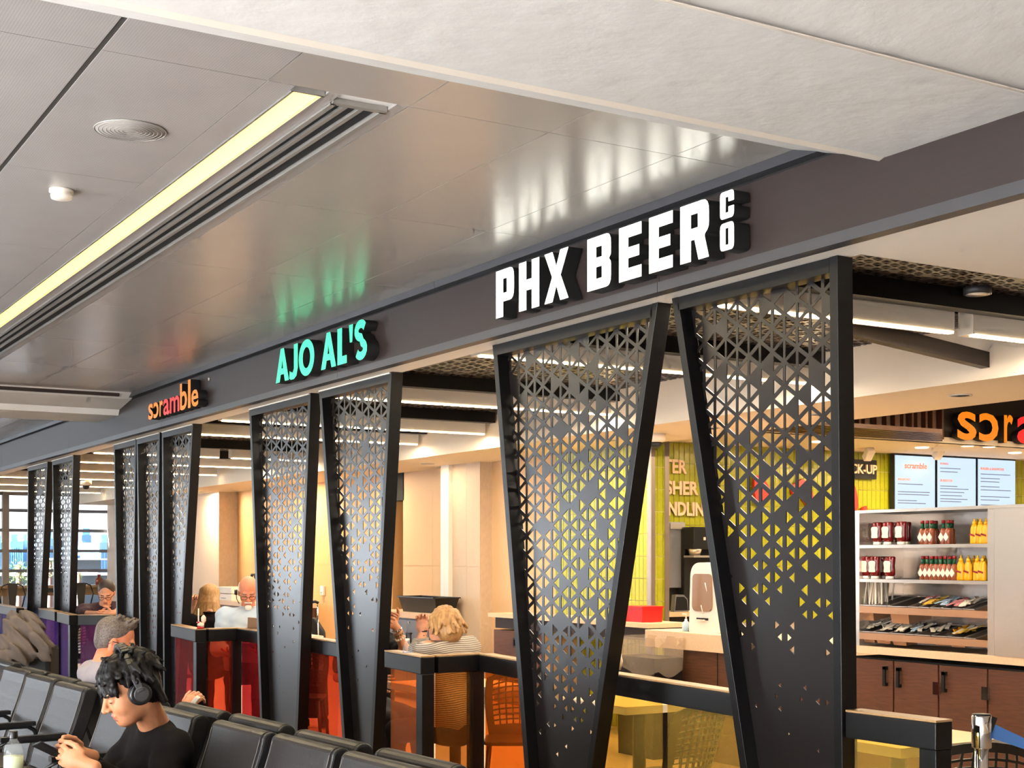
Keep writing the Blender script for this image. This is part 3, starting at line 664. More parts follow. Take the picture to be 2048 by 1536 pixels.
for ch, a, b, z0, z1 in (('A', 551.7, 577.7, 2.82, 3.05), ('J', 578.5, 595.5, 2.815, 3.05), ('O', 597.5, 628.5, 2.812, 3.055), ('A', 642, 672, 2.82, 3.05), ('L', 674.8, 693.5, 2.82, 3.05), ("'", 698, 706, 2.94, 3.05), ('S', 709, 734, 2.812, 3.06)):
    letter(s2, FUT[ch], yl(a), yl(b), z0, z1, 'letter_green')
s3 = thing('scramble_sign', 'orange and red lit lowercase sign scramble on the header', 'sign', (XH, 11.6, 2.82))
def soft_letters(sign, spec, face, pos, depth, side='black_matte'):
    for ch, a, b, z0, z1, mm in spec:
        me = text_mesh(ch, 1, depth, .017); fit_mesh(me, abs(a-b), z1-z0, mirror=(ch == 'c')); two_tone(me, mm, side, (0, 0, 1))
        place_flat(me, face, (pos, a, z0) if face == '-X' else (a, pos, z0)); me.transform(inv_of(sign)); link('letter', me, sign)
spec = []
for ch, a, b, z0, z1, mm in (('s', 296.6, 306, 2.825, 2.965, 0), ('c', 307, 317, 2.825, 2.965, 0), ('r', 319, 325.5, 2.827, 2.963, 0), ('a', 326.5, 338.5, 2.825, 2.965, 1), ('m', 339.5, 358.5, 2.827, 2.963, 1), ('b', 360, 374, 2.825, 3.05, 0), ('l', 376, 381, 2.827, 3.06, 0), ('e', 382.5, 396.5, 2.825, 2.965, 0)):
    spec.append((ch, yl(a), yl(b), z0, z1, ('letter_orange', 'letter_red')[mm]))
soft_letters(s3, spec, '-X', XH-.045, .08)

# ================================================================== green tiled walls
tm = MB().box((0, 0, 0), (1, 1, 1)).build('tile_source', 'tile_green')
TILE = tm.data; bpy.data.objects.remove(tm)
TILE.name = 'tile'
def tiled(name, lab, face, u0, u1, z0, z1, pos, tw, thh, cut=None, limit=300, odd=0):
    g = sgroup(name, lab, (pos if face == '-X' else u0, u0 if face == '-X' else pos, z0))
    if face == '-X': MB().box((pos+.006, u0, z0), (pos+.1, u1, z1)).build('grout', 'grout', g)
    else: MB().box((u0, pos+.006, z0), (u1, pos+.1, z1)).build('grout', 'grout', g)
    n = int((u1-u0)/tw); nr = int((z1-z0)/thh); gp = .005; cells = []
    for i in range(n+1):
        for j in range(nr+1):
            ua = u0+i*tw; ub = min(ua+tw-gp, u1); za = z1-(j+1)*thh; zb = za+thh-gp; za = max(za, z0)
            if ub-ua < .01 or zb-za < .01: continue
            cells.append((ua, ub, za, zb))
    cells.sort(key=lambda c: cut(c) if cut else 0)
    inv = inv_of(g); rest = MB()
    for k, (ua, ub, za, zb) in enumerate(cells):
        if k < limit:
            o = bpy.data.objects.new('tile', TILE); COL.objects.link(o); o.parent = g
            q = Vector((pos-.004, ua, za)) if face == '-X' else Vector((ua, pos-.004, za))
            o.location = inv @ q; o.scale = (.011, ub-ua, zb-za) if face == '-X' else (ub-ua, .011, zb-za)
        else:
            if face == '-X': rest.box((pos-.004, ua, za), (pos+.007, ub, zb))
            else: rest.box((ua, pos-.004, za), (ub, pos+.007, zb))
    if rest.v: r = rest.build('tile_field', 'tile_green', g); r['kind'] = 'stuff'
    return g
yT0 = PY(1303, XB); yT1 = PY(1111, XB)
tiled('wall_tile', 'olive green vertical tile wall beside the steel corner guards', '-X', yT0, yT1, 0, ZL, XB, .0615, .205, cut=lambda c: -c[2])
xE = PX(1333, yT0)
tiled('wall_tile', 'narrow green tiled wall end between two steel corner guards', '-Y', XB, xE, 0, ZL+.2, yT0, .0645, .205)
cg = sgroup('trim_1', 'stainless steel corner guards', (XB, yT0, 0))
mat('steel_guard', (176, 160, 146), .38, .9)
MB().box((XB-.014, yT0-.012, 0), (XB-.006, yT0+.05, ZL)).box((XB-.014, yT0-.016, 0), (XB+.03, yT0-.008, ZL)).build('corner_guard', 'steel_guard', cg)
MB().box((xE-.03, yT0-.016, 0), (xE+.02, yT0-.008, ZL+.1)).build('corner_guard', 'steel_guard', cg)
YT = 11.6
tiled('wall_kitchen', 'green tiled kitchen wall with lettering and menu screens', '-Y', xE, 14.9, .9, 2.80, YT, .069, .215, cut=lambda c: abs(c[0]-10.2)*.5-c[2]*2)
struct(MB().box((XB+.1, YT+.02, 0), (14.9, YT+.1, .9)).build('wall_kitchen_base', 'stainless'))
# lettering on the tile wall
lt_ = thing('wall_lettering', 'cream raised letters TER SHER NDLING on the green tiles', 'lettering', (8.5, YT, 2.2))
for txt, x0, x1, y0, y1 in (('TER', 1327, 1373, 919, 947), ('SHER', 1331, 1396, 962, 990), ('NDLING', 1336, 1424, 1004, 1032)):
    a = P(x0, y1, Y=YT-.02); b = P(x1, y0, Y=YT-.02)
    me = fit_mesh(text_mesh(txt, 1, .02, .03), b.x-a.x, P((x0+x1)/2, y0, Y=YT-.02).z-P((x0+x1)/2, y1, Y=YT-.02).z)
    me.materials.append(MATS['letter_cream']); place_flat(me, '-Y', (a.x, YT-.02, P((x0+x1)/2, y1, Y=YT-.02).z)); me.transform(inv_of(lt_)); link('word', me, lt_)
# pick-up board
a = P(1683, 956, Y=YT-.06); b = P(1752, 918, Y=YT-.06)
pk = thing('pickup_sign', 'black board reading PICK-UP in cream letters on the green tiles', 'sign', (a.x, YT, a.z))
zt0, zt1 = P(1715, 957, Y=YT-.06).z, P(1715, 919, Y=YT-.06).z
MB().box((a.x, YT-.07, zt0), (b.x, YT-.03, zt1)).build('board', 'black_matte', pk)
me = fit_mesh(text_mesh('PICK-UP', 1, .02, .025), (b.x-a.x)*.94, (zt1-zt0)*.5); me.materials.append(MATS['letter_cream'])
place_flat(me, '-Y', (a.x+(b.x-a.x)*.04, YT-.08, zt0+(zt1-zt0)*.25)); me.transform(inv_of(pk)); link('words', me, pk)
# menu screens
mat('screen_glow', (26, 28, 32), .3, emit=(196, 218, 246), es=.95); mat('screen_ink', (40, 40, 44), .6, emit=(120, 126, 140), es=.6); mat('screen_orange', (226, 120, 70), .6, emit=(226, 120, 60), es=.5); mat('screen_photo', (150, 120, 96), .6, emit=(150, 116, 90), es=.4, noise=(9, .5, I3, (60, 50, 44)))
for k, (x0, x1, title) in enumerate(((1787, 1869.5, 'BREAKFAST'), (1872, 1951, 'BURRITOS'), (1953, 2030, 'SANDWICHES'))):
    a = PX(x0, YT-.09); b = PX(x1, YT-.09); z1 = P(x0, 908+k*4, Y=YT-.09).z; z0 = z1-1.05
    t = thing('menu_screen', ['menu screen headed scramble, next to the pick-up sign', 'middle menu screen with food pictures', 'outermost menu screen above the steel cabinet'][k], 'menu screen', (a, YT, z0), group='menu screens on the green tile wall')
    MB().box((a, YT-.1, z0), (b, YT-.03, z1)).build('housing', 'black_plastic', t)
    MB().box((a+.012, YT-.104, z0+.012), (b-.012, YT-.1, z1-.012)).build('display', 'screen_glow', t)
    W_ = b-a; yq = YT-.107
    def words(tx, u, v, wd, hh, mm):
        me = fit_mesh(text_mesh(tx, 1, .002, .02), wd, hh, False); me.materials.append(MATS[mm]); place_flat(me, '-Y', (a+u*W_, yq, z1-v)); me.transform(inv_of(t)); link('print', me, t)
    if k == 0: words('scramble', .24, .16, W_*.54, .07, 'screen_orange'); words('BREAKFAST', .08, .30, W_*.30, .026, 'screen_orange'); words('SCRAMBLES', .08, .77, W_*.32, .03, 'screen_orange'); rows = [.34, .43, .46, .53, .56, .64, .67, .82, .88, .92]
    elif k == 1: words('BOWLS', .08, .10, W_*.2, .026, 'screen_orange'); words(title, .08, .30, W_*.3, .03, 'screen_orange'); rows = [.14, .18, .35, .38, .42, .46, .50, .53]
    else: words('BURGERS & SANDWICHES', .08, .14, W_*.6, .03, 'screen_orange'); words('SALADS', .08, .78, W_*.36, .03, 'screen_orange'); rows = [.19, .24, .28, .34, .38, .46, .5, .56, .6, .66, .84, .88]
    m = MB()
    for r_ in rows: m.box((a+.08*W_, yq, z1-r_-.005), (a+(.08+random.uniform(.4, .8))*W_, yq+.002, z1-r_+.004))
    m.build('print_lines', 'screen_ink', t)
    if k == 1:
        for q in range(4): MB().box((a+(.08+.21*q)*W_, yq, z1-.82), (a+(.27+.21*q)*W_, yq+.002, z1-.64)).build('picture', 'screen_photo', t)
# red wall figure, half hidden behind the nearest screen
rf = thing('wall_ornament', 'red curved bird-like ornament on the green tiles beside the screen post', 'ornament', tuple(P(1700, 1000, Y=YT-.05)))
def pq(x, y): v = P(x, y, Y=YT-.05); return (v.x, v.z)
mat('ornament_red', (214, 48, 36), .4)
for nm_, poly in (('body', ((1690, 985), (1697, 968), (1704, 966), (1710, 974), (1714, 992), (1716, 1012), (1712, 1022), (1704, 1026), (1694, 1026), (1688, 1010))), ('neck', ((1702, 1020), (1712, 1028), (1722, 1024), (1727, 1014), (1732, 1012), (1735, 1018), (1731, 1020), (1727, 1028), (1718, 1035), (1706, 1034), (1698, 1028))), ('tail', ((1508, 952), (1522, 950), (1534, 968), (1546, 990), (1538, 1000), (1528, 1010), (1512, 1006), (1508, 980))), ('wing', ((1582, 972), (1604, 958), (1620, 968), (1630, 1010), (1616, 1012), (1600, 992), (1586, 992)))):
    MB().prism([pq(*q) for q in poly], YT-.06, YT-.02, 'y').build(nm_, 'ornament_red', rf)

# kitchen fascia with wood slats and second sign (faces the entrance)
YF = 10.2
kf = sgroup('wall_fascia', 'dark kitchen fascia with wood slats', (8, YF, 2.8))
MB().box((XB, YF+.03, 2.80), (14.9, YF+.1, 3.34)).build('board', 'fascia_brown', kf)
x = PX(1690, YF); k = 0
while x < PX(1888, YF):
    wd = random.choice((.03, .05, .07)); MB().box((x, YF-.03, 2.83), (x+wd, YF+.03, 3.2)).build('slat', 'wood_grain', kf); x += wd+random.choice((.05, .07, .09))
for k in range(7): MB().box((XB+.2, YF-.1-k*.11, 2.80), (PX(1885, YF-.1-k*.11), YF-.05-k*.11, 2.84)).build('slat', 'wood_dark', kf)
s4 = thing('inner_scramble_sign', 'large orange and red sign scramble inside above the menu screens', 'sign', (PX(1903, YF), YF, 2.83))
sp4 = []
zb = 2.83
for ch, a, b, h_, mm in (('s', 1903, 1941, .30, 0), ('c', 1946, 1985, .30, 0), ('r', 1996, 2014, .30, 0), ('a', 2022, 2070, .30, 1), ('m', 2076, 2140, .30, 1), ('b', 2148, 2196, .46, 0), ('l', 2204, 2220, .46, 0), ('e', 2228, 2280, .30, 0)):
    sp4.append((ch, PX(a, YF), PX(b, YF), zb, zb+h_, ('letter_orange', 'letter_red')[mm]))
soft_letters(s4, sp4, '-Y', YF-.04, .08)
for x, y in ((1935, 891), (1978, 893)):
    p = P(x, y, Z=2.8); d = thing('downlight', 'small downlight under the inner fascia, %s' % ('left one' if x < 1950 else 'right one'), 'downlight', tuple(p)); MB().lathe((p.x, p.y, 2.79), [(.06, 0), (.06, .01)], 18).build('lens', 'downlight_glow', d); MB().lathe((p.x, p.y, 2.788), [(.075, .004), (.075, .014)], 18).build('trim_ring', 'white_plastic', d)
    a = area('lamp_glow', (p.x, p.y, 2.77), (0, 0, 0), .15, .15, 30, (1, .74, .45)); a.parent = d; a.matrix_parent_inverse = Matrix.Translation((-p.x, -p.y, -p.z))
for x, y, lb in ((1738, 908, 'track spotlight above the pick-up sign'), (1878, 906, 'track spotlight in front of the menu screens')):
    p = P(x, y, Y=YT-.5); t = thing('track_spotlight', 'cream '+lb, 'spotlight', (p.x, p.y, 2.8))
    MB().tube([(p.x, p.y, 2.80), (p.x, p.y, p.z+.05)], .012).build('stem', 'white_plastic', t)
    MB().bar((p.x-.02, p.y-.05, p.z+.05), (p.x+.02, p.y+.06, p.z-.05), .09, .08).build('head', 'white_plastic', t, bevel=.01)
for k in range(4):  # kitchen lamps added to brighten the tiled wall
    xk = 8.6+k*1.5; MB().lathe((xk, 8.3, 3.2), [(.09, 0), (.09, .14)], 18).build('fill_lamp_can', 'white_plastic', dc)
    al = area('lamp_glow', (xk, 8.3, 3.19), (0, 0, 0), .16, .16, 44, (1, .78, .5)); al.parent = dc; al.matrix_parent_inverse = Matrix.Translation((-6.55, -10, -ZL))
    MB().lathe((xk, 10.75, 2.79), [(.07, 0), (.07, .012)], 18).build('fill_lamp_can', 'downlight_glow', dc)
    al = area('lamp_glow', (xk, 10.75, 2.77), (0, 0, 0), .14, .14, 12, (1, .8, .55)); al.parent = dc; al.matrix_parent_inverse = Matrix.Translation((-6.55, -10, -ZL))

# ================================================================== counters and kitchen things
XC = 6.9; ZK = 1.0
ya, yb = PY(1290, XC), PY(1462, XC)
ct = thing('service_counter', 'long beige service counter with a thick slab end and brown wood front', 'counter', (XC, 8, 0))
MB().box((XC, yb, .86), (XC+.62, ya, ZK)).build('thick_slab', 'counter_beige', ct, bevel=.003)
MB().box((XC, 2.4, .95), (XC+.65, yb-.002, ZK)).build('worktop', 'counter_beige', ct)
MB().box((XC+.05, yb-1.0, 0), (XC+.6, PY(1318, XC), .86)).build('wood_front', 'wood_dark', ct)
MB().box((XC+.045, PY(1425, XC)-.004, .1), (XC+.05, PY(1425, XC), .86)).build('joint', 'black_gap', ct)
seams = [1700, 1787, 1877, 1975, 2100]
for k in range(4):
    y1 = PY(seams[k], XC+.04); y0 = PY(seams[k+1], XC+.04)
    c = thing('base_cabinet', ['brown wood cabinet door with black pull beside the screen post', 'brown wood cabinet door with black pull on its near edge, second from the post', 'brown wood cabinet door with steel latches, third from the post', 'brown wood cabinet panel below the steel cabinet end'][k], 'cabinet', (XC+.05, (y0+y1)/2, 0), group='wood cabinets under the condiment counter')
    MB().box((XC+.06, y0, .08), (XC+.58, y1, .92)).build('body', 'black_matte', c)
    dr = MB().box((XC+.04, y0+.006, .1), (XC+.06, y1-.006, .91)).build('door', 'wood_grain', c, bevel=.002)
    if k < 3:
        hy = y0+.06 if k == 0 else y1-.06
        MB().box((XC+.01, hy-.012, .76), (XC+.022, hy+.012, .90-.03)).box((XC+.01, hy-.012, .74), (XC+.04, hy+.012, .762)).box((XC+.01, hy-.012, .85), (XC+.04, hy+.012, .872)).build('handle', 'black_plastic', dr)
    if k in (1, 2): MB().box((XC+.02, y0-.02, .72), (XC+.04, y0+.03, .80)).build('latch', 'chrome', dr)
# stainless condiment cabinet
u0 = PY(1975, XC); u1 = PY(1708, XC); zt = 1.9; XD = XC+.42
cb = thing('condiment_cabinet', 'stainless steel open condiment cabinet on the counter', 'cabinet', (XC, (u0+u1)/2, ZK))
MB().box((XD, 5.0, ZK), (XD+.02, u1, zt)).build('back_panel', 'stainless', cb)
MB().box((XC, u1-.05, ZK), (XD, u1, zt)).build('side_panel', 'stainless', cb)
MB().box((XC, u0-.05, ZK), (XD, u0, zt)).build('side_panel', 'stainless', cb)
MB().box((XC-.005, 4.95, ZK), (XC+.02, u0-.055, zt)).build('end_panel', 'stainless', cb)
MB().box((XC-.01, 4.95, zt), (XD+.02, u1+.01, zt+.02)).build('top', 'stainless', cb)
MB().box((XC-.03, u0-.35, 1.44), (XC-.005, u0-.33, 1.455)).tube([(XC-.03, u0-.34, 1.44), (XC-.03, u0-.34, 1.41), (XC-.015, u0-.34, 1.405)], .004).build('hook', 'chrome', cb)
Z1, Z2 = 1.685, 1.455
for z in (Z1, Z2): MB().box((XC+.005, u0, z-.012), (XD, u1-.05, z)).box((XC+.003, u0, z-.022), (XC+.008, u1-.05, z)).build('shelf', 'stainless', cb)
for z in (1.27, 1.09):
    MB().box((XC, u0, z-.045), (XC+.012, u1-.05, z)).box((XC+.005, u0, z-.012), (XC+.02, u1-.05, z)).build('tray_rail', 'tray_tan', cb)
def span(xa, xb): return PY(xb, XC+.1), PY(xa, XC+.1)
def pan(xa, xb, z, deep, lab, k):
    y0, y1 = span(xa, xb); t = thing('steel_pan', lab, 'pan', (XC+.02, (y0+y1)/2, z), group='steel pans in the condiment cabinet')
    x0, x1 = XC+.02, XC+.3; zt_ = .06   # tilted towards the viewer
    MB().add([(x0, y0, z+.0), (x0, y1, z), (x1, y1, z+zt_), (x1, y0, z+zt_), (x0+.025, y0+.012, z-deep), (x0+.025, y1-.012, z-deep), (x1-.05, y1-.012, z-deep+.03), (x1-.05, y0+.012, z-deep+.03)], [(0, 1, 5, 4), (1, 2, 6, 5), (2, 3, 7, 6), (3, 0, 4, 7), (4, 5, 6, 7)], 0).build('body', 'tray_tan', t)
    MB().add([(x0+.01, y0+.01, z+.004), (x0+.01, y1-.01, z+.004), (x1-.01, y1-.01, z+zt_+.002), (x1-.01, y0+.01, z+zt_+.002)], [(0, 1, 2, 3)]).build('inner', 'pan_dark', t, fix=False)
    MB().bar((x0, y0, z+.004), (x0, y1, z+.004), .012, .006).bar((x1, y0, z+zt_+.004), (x1, y1, z+zt_+.004), .012, .006).bar((x0, y0+.004, z+.004), (x1, y0+.004, z+zt_+.004), .008, .006).bar((x0, y1-.004, z+.004), (x1, y1-.004, z+zt_+.004), .008, .006).build('rim', 'stainless', t)
top = [(1734, 1762, .1), (1763, 1793, .05), (1794, 1833, .11), (1834, 1855, .04), (1856, 1877, .045), (1878, 1899, .045), (1900, 1921, .05), (1922, 1943, .05), (1944, 1968, .05)]
bot = [(1736, 1764, .07), (1765, 1796, .07), (1797, 1828, .075), (1829, 1846, .04), (1847, 1880, .05), (1881, 1912, .055), (1913, 1945, .06), (1946, 1970, .05)]
nm = ['first', 'second', 'third', 'fourth', 'fifth', 'sixth', 'seventh', 'eighth', 'ninth']
for k, (a, b, dp) in enumerate(top): pan(a, b, 1.272, dp, '%s steel pan from the post in the upper tray row' % nm[k], k)
for k, (a, b, dp) in enumerate(bot): pan(a, b, 1.092, dp, '%s steel pan from the post in the lower tray row' % nm[k], k)
# packets and cutlery lying in the pans
def packets(xa, xb, z, mats_, n, lab, lx=.07, up=0):
    y0, y1 = span(xa, xb); t = thing('condiment_packets', lab, 'packets', (XC+.1, (y0+y1)/2, z+.02))
    for k in range(n):
        yy = random.uniform(y0+.02, y1-.02); xx = XC+random.uniform(.05, .2); zz = z+.02+(xx-XC)*.2+random.uniform(0, .012); an = random.uniform(-.7, .7)
        dv = Vector((math.cos(an)*.6*(1-up), math.sin(an)*(1-up*.8), .25+up)).normalized()*lx/2; c = Vector((xx, yy, zz+up*.05))
        MB().bar(c-dv, c+dv, .028 if not up else .012, .005).build('packet' if not up else 'stick', mats_[k % len(mats_)], t)
mat('packet_pink', (236, 150, 150), .5); mat('packet_blue', (176, 196, 214), .5); mat('packet_yellow', (226, 180, 70), .5); mat('packet_white', (240, 226, 206), .5); mat('packet_orange', (238, 160, 30), .5)
packets(1727, 1773, 1.272, ['packet_white'], 46, 'bundle of cream wooden stirrers standing in the upper tray', .16, .9)
packets(1835, 1858, 1.272, ['packet_pink', 'packet_white'], 9, 'pale pink sugar packets in the upper tray')
packets(1858, 1878, 1.272, ['packet_yellow'], 9, 'yellow sweetener packets in the upper tray'); packets(1879, 1905, 1.272, ['packet_blue'], 12, 'blue sweetener packets in the upper tray')
packets(1903, 1930, 1.272, ['packet_pink'], 10, 'bright pink sweetener packets in the upper tray'); packets(1925, 1952, 1.272, ['packet_white'], 10, 'white packets at the near end of the upper tray')
packets(1738, 1766, 1.092, ['packet_white'], 7, 'cream packets at the post end of the lower tray'); packets(1766, 1798, 1.092, ['packet_white'], 14, 'white cutlery heaped in the lower tray, second pan', .09); packets(1797, 1828, 1.092, ['packet_white'], 14, 'white cutlery heaped in the lower tray, third pan', .09)
packets(1829, 1852, 1.092, ['packet_white', 'packet_blue'], 8, 'grey-white packets in the lower tray'); packets(1866, 1886, 1.092, ['packet_white'], 6, 'few loose cream packets in the lower tray'); packets(1914, 1948, 1.092, ['packet_orange', 'packet_yellow', 'packet_orange', 'packet_white'], 18, 'orange mustard packets heaped in the lower tray')
# bottles
def ketchup_src():
    r = thing('ketchup_bottle', 'x', 'bottle', (0, 0, 0)); m = MB()
    m.lathe((0, 0, 0), [(.03, .02), (.041, .03), (.043, .06), (.04, .09), (.043, .12), (.044, .145), (.036, .152)], 16, sx_=.62)
    m.build('body', 'ketchup', r, world=False)
    MB().lathe((0, 0, 0), [(.03, 0), (.032, .004), (.03, .02)], 16, sx_=.8).build('cap', 'white_plastic', r, world=False)
    MB().prism([(-.03, .05), (-.022, .046), (.022, .046), (.03, .05), (.026, .075), (.032, .11), (.02, .122), (-.02, .122), (-.032, .11), (-.026, .075)], -.0295, -.0265, 'x').build('label_paper', 'label_cream', r, world=False)
    return r
def sauce_src():
    r = thing('hot_sauce_bottle', 'x', 'bottle', (0, 0, 0))
    MB().lathe((0, 0, 0), [(.022, 0), (.024, .006), (.024, .085), (.018, .098), (.011, .104), (.011, .108)], 14).build('body', 'sauce', r, world=False)
    MB().lathe((0, 0, 0), [(.0118, .104), (.0118, .135)], 12).build('neck_wrap', 'cap_green', r, world=False)
    MB().lathe((0, 0, 0), [(.0125, .135), (.0125, .153), (.010, .155)], 12).build('cap', 'cap_red', r, world=False)
    MB().prism([(-.022, .046), (0, .018), (.022, .046), (0, .078)], -.0262, -.0242, 'x').build('label_paper', 'label_cream', r, world=False)
    return r
def mustard_src():
    r = thing('mustard_bottle', 'x', 'bottle', (0, 0, 0))
    MB().lathe((0, 0, 0), [(.028, 0), (.031, .008), (.030, .05), (.027, .075), (.029, .095), (.018, .118), (.015, .122)], 16, sx_=.75).build('body', 'mustard', r, world=False)
    MB().lathe((0, 0, 0), [(.015, .12), (.013, .138), (.006, .142), (.004, .158)], 12).build('cap', 'mustard', r, world=False)
    MB().prism([(-.02, .045), (.02, .055), (.02, .066), (-.02, .056)], -.0245, -.0225, 'x').build('label_paper', 'cap_red', r, world=False)
    return r
SRC = {'k': ketchup_src(), 's': sauce_src(), 'm': mustard_src()}; USED = set()
def bottle(kind, x, z, row, lab, grp):
    src = SRC[kind]; o = src if kind not in USED else copy_tree(src); USED.add(kind)
    o.location = (XC+.05+row, PY(x, XC+.05+row), z); o['label'] = lab; o['group'] = grp; return o
rows = [('k', Z1, 0, (1755, 1776, 1803), 'upper', 'front'), ('k', Z1, .1, (1765, 1790, 1812), 'upper', 'back'), ('k', Z2, 0, (1733, 1750, 1780), 'lower', 'front'), ('k', Z2, .1, (1742, 1765), 'lower', 'back'),
        ('s', Z1, 0, (1845, 1854.5, 1864), 'upper', 'front'), ('s', Z1, .08, (1872, 1904), 'upper', 'back'), ('s', Z1, .02, (1887, 1897), 'upper', 'near'), ('s', Z2, 0, (1846, 1855, 1864, 1873, 1882, 1891, 1900, 1909), 'lower', 'front'), ('s', Z2, .08, (1850, 1868, 1886, 1904), 'lower', 'back'),
        ('m', Z1, 0, (1949, 1961, 1972), 'upper', 'front'), ('m', Z1, .09, (1955,), 'upper', 'back'), ('m', Z2, 0, (1922, 1937, 1955, 1966), 'lower', 'front'), ('m', Z2, .09, (1948, 1970), 'lower', 'back')]
for kind, z, rw, xs_, sh, pos in rows:
    nmk = {'k': 'upside-down red ketchup bottle', 's': 'green-necked hot sauce bottle', 'm': 'yellow mustard squeeze bottle'}[kind]
    for q, x in enumerate(xs_):
        bottle(kind, x, z, rw, '%s, %s shelf, %s row, %s from the post' % (nmk, sh, pos, nm[q]), {'k': 'ketchup bottles in the steel cabinet', 's': 'hot sauce bottles in the steel cabinet', 'm': 'mustard bottles in the steel cabinet'}[kind])
# napkin dispenser and hand sanitizer on the counter
q = P(1405, 1258, X=XC+.16); nd = thing('napkin_dispenser', 'tall cream napkin dispenser with a clear window on the counter', 'dispenser', (q.x, q.y, ZK))
yl_, yr_ = PY(1378, XC+.1), PY(1434, XC+.1); hh = .56
prof = roundpoly([(yr_, ZK), (yl_, ZK), (yl_-.02, ZK+hh), (yr_+.02, ZK+hh)], [.01, .01, .12, .12], 6)
MB().prism(prof, XC+.1, XC+.32, 'x').build('body', 'white_plastic', nd)
iy0, iy1 = yr_+.05, yl_-.05
mat('smoky_window', (150, 112, 78), .12, coat=.6)
MB().prism(roundpoly([(iy0, ZK+.17), (iy1, ZK+.17), (iy1-.01, ZK+.47), (iy0+.01, ZK+.47)], [.06, .06, .04, .04], 5), XC+.088, XC+.105, 'x').build('window', 'smoky_window', nd)
MB().box((XC+.09, (iy0+iy1)/2-.07, ZK+.1), (XC+.102, (iy0+iy1)/2+.07, ZK+.118)).build('slot', 'black_gap', nd)
MB().box((XC+.07, (iy0+iy1)/2-.04, ZK+.095), (XC+.1, (iy0+iy1)/2+.05, ZK+.106)).build('napkin', 'packet_white', nd)
for dz, dy in ((.4, .01), (.22, .06)): MB().tube([(XC+.084, iy0+.07+dy, ZK+dz), (XC+.084, iy0+.055+dy, ZK+dz-.04), (XC+.084, iy0+.045+dy, ZK+dz-.07)], .004).build('highlight_streak', 'white_plastic', nd)  # white streaks modelled as glints on the window
q = P(1372, 1255, X=XC+.12); hs = thing('sanitizer_bottle', 'small clear pump sanitizer bottle beside the napkin dispenser', 'bottle', (q.x, q.y, ZK))
MB().lathe((q.x, q.y, ZK), [(.03, 0), (.032, .01), (.03, .07), (.012, .085), (.012, .1)], 14).build('body', 'packet_blue', hs)
MB().tube([(q.x, q.y, ZK+.1), (q.x, q.y, ZK+.14), (q.x-.03, q.y+.01, ZK+.14)], .007).build('pump', 'white_plastic', hs)
# worktop along the tile wall, red bin, cloth
XS = 7.15
yA, yB = PY(1296, XS), PY(976, XS)
wk = thing('wall_worktop', 'beige worktop along the rear wall over a wood drawer cabinet', 'counter', (XS, yB, 0))
MB().box((XS, yA, .99), (XB-.01, yB, 1.03)).build('worktop', 'counter_beige', wk)
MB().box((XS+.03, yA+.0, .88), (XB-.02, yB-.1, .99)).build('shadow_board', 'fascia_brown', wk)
dc_ = thing('drawer_cabinet', 'brown wood drawer cabinet with black pull left of the widest screen', 'cabinet', (XS, yB-.3, 0))
MB().box((XS+.05, PY(1080, XS), .1), (XB-.02, yB-.03, .86)).build('body', 'wall_panel', dc_)
fr = MB().box((XS+.03, PY(1080, XS), .62), (XS+.05, yB-.07, .86)).build('drawer', 'wood_dark', dc_); hy = PY(1032, XS)
MB().box((XS+.0, hy-.05, .70), (XS+.012, hy+.05, .72)).box((XS, hy-.05, .78), (XS+.012, hy+.05, .80)).box((XS, hy-.06, .70), (XS+.03, hy-.045, .80)).box((XS, hy+.045, .70), (XS+.03, hy+.06, .80)).build('handle', 'black_plastic', fr)
MB().box((XS+.03, PY(1080, XS), .12), (XS+.05, yB-.07, .60)).build('drawer', 'wood_dark', dc_)
q = P(1266, 1238, X=XS+.1); rb_ = thing('red_bin', 'open red plastic bin on the rear worktop', 'bin', (q.x, q.y, 1.03)); 
ry0, ry1 = PY(1285, XS+.08), PY(1248, XS+.08)
MB().prism([(ry0+.01, 1.03), (ry1-.01, 1.03), (ry1, 1.16), (ry0, 1.16)], XS+.08, XS+.3, 'x').build('tub', 'red_plastic', rb_)
MB().box((XS+.07, ry0-.006, 1.155), (XS+.31, ry1+.006, 1.17)).build('rim', 'red_plastic', rb_)
cl = thing('folded_cloth', 'crumpled cream cloth hanging beside the red bin', 'cloth', (XS+.06, ry1+.04, 1.03))
m = MB()
for k in range(8): m.tube([(XS+.02+random.uniform(0, .06), ry1+random.uniform(-.02, .09), 1.035+random.uniform(0, .01)), (XS+.05, ry1+random.uniform(0, .08), 1.06+random.uniform(0, .06))], [.03, .012], 7)
m.build('cloth', 'packet_white', cl)
# bin with plastic liner
q = P(1270, 1330, X=6.75); tb = thing('trash_bin', 'black trash bin with a clear plastic liner tied at the side', 'trash bin', (6.75, PY(1270, 6.75), 0))
y0, y1 = PY(1309, 6.6), PY(1234, 6.6)
MB().prism([(y0+.02, 0), (y1-.02, 0), (y1, .80), (y0, .80)], 6.6, 6.88, 'x').build('body', 'black_plastic', tb)
m = MB(); n = 26; rows_ = 6
ring_ = []
for k in range(n):
    t = k/n*4; sgn = int(t); fr_ = t-sgn; cs = [(6.58, y0-.02), (6.58, y1+.02), (6.9, y1+.02), (6.9, y0-.02)]; a = Vector(cs[sgn]); b = Vector(cs[(sgn+1) % 4]); ring_.append(a+(b-a)*fr_)
vs = []
for r_ in range(rows_):
    for k, c in enumerate(ring_):
        o_ = .006*math.sin(k*2.1+r_)+.008*r_/rows_*math.sin(k*1.3); vs.append((c.x+o_-.01*r_/rows_, c.y+o_, .96-.28*r_/(rows_-1)*(1+.12*math.sin(k*.9))))
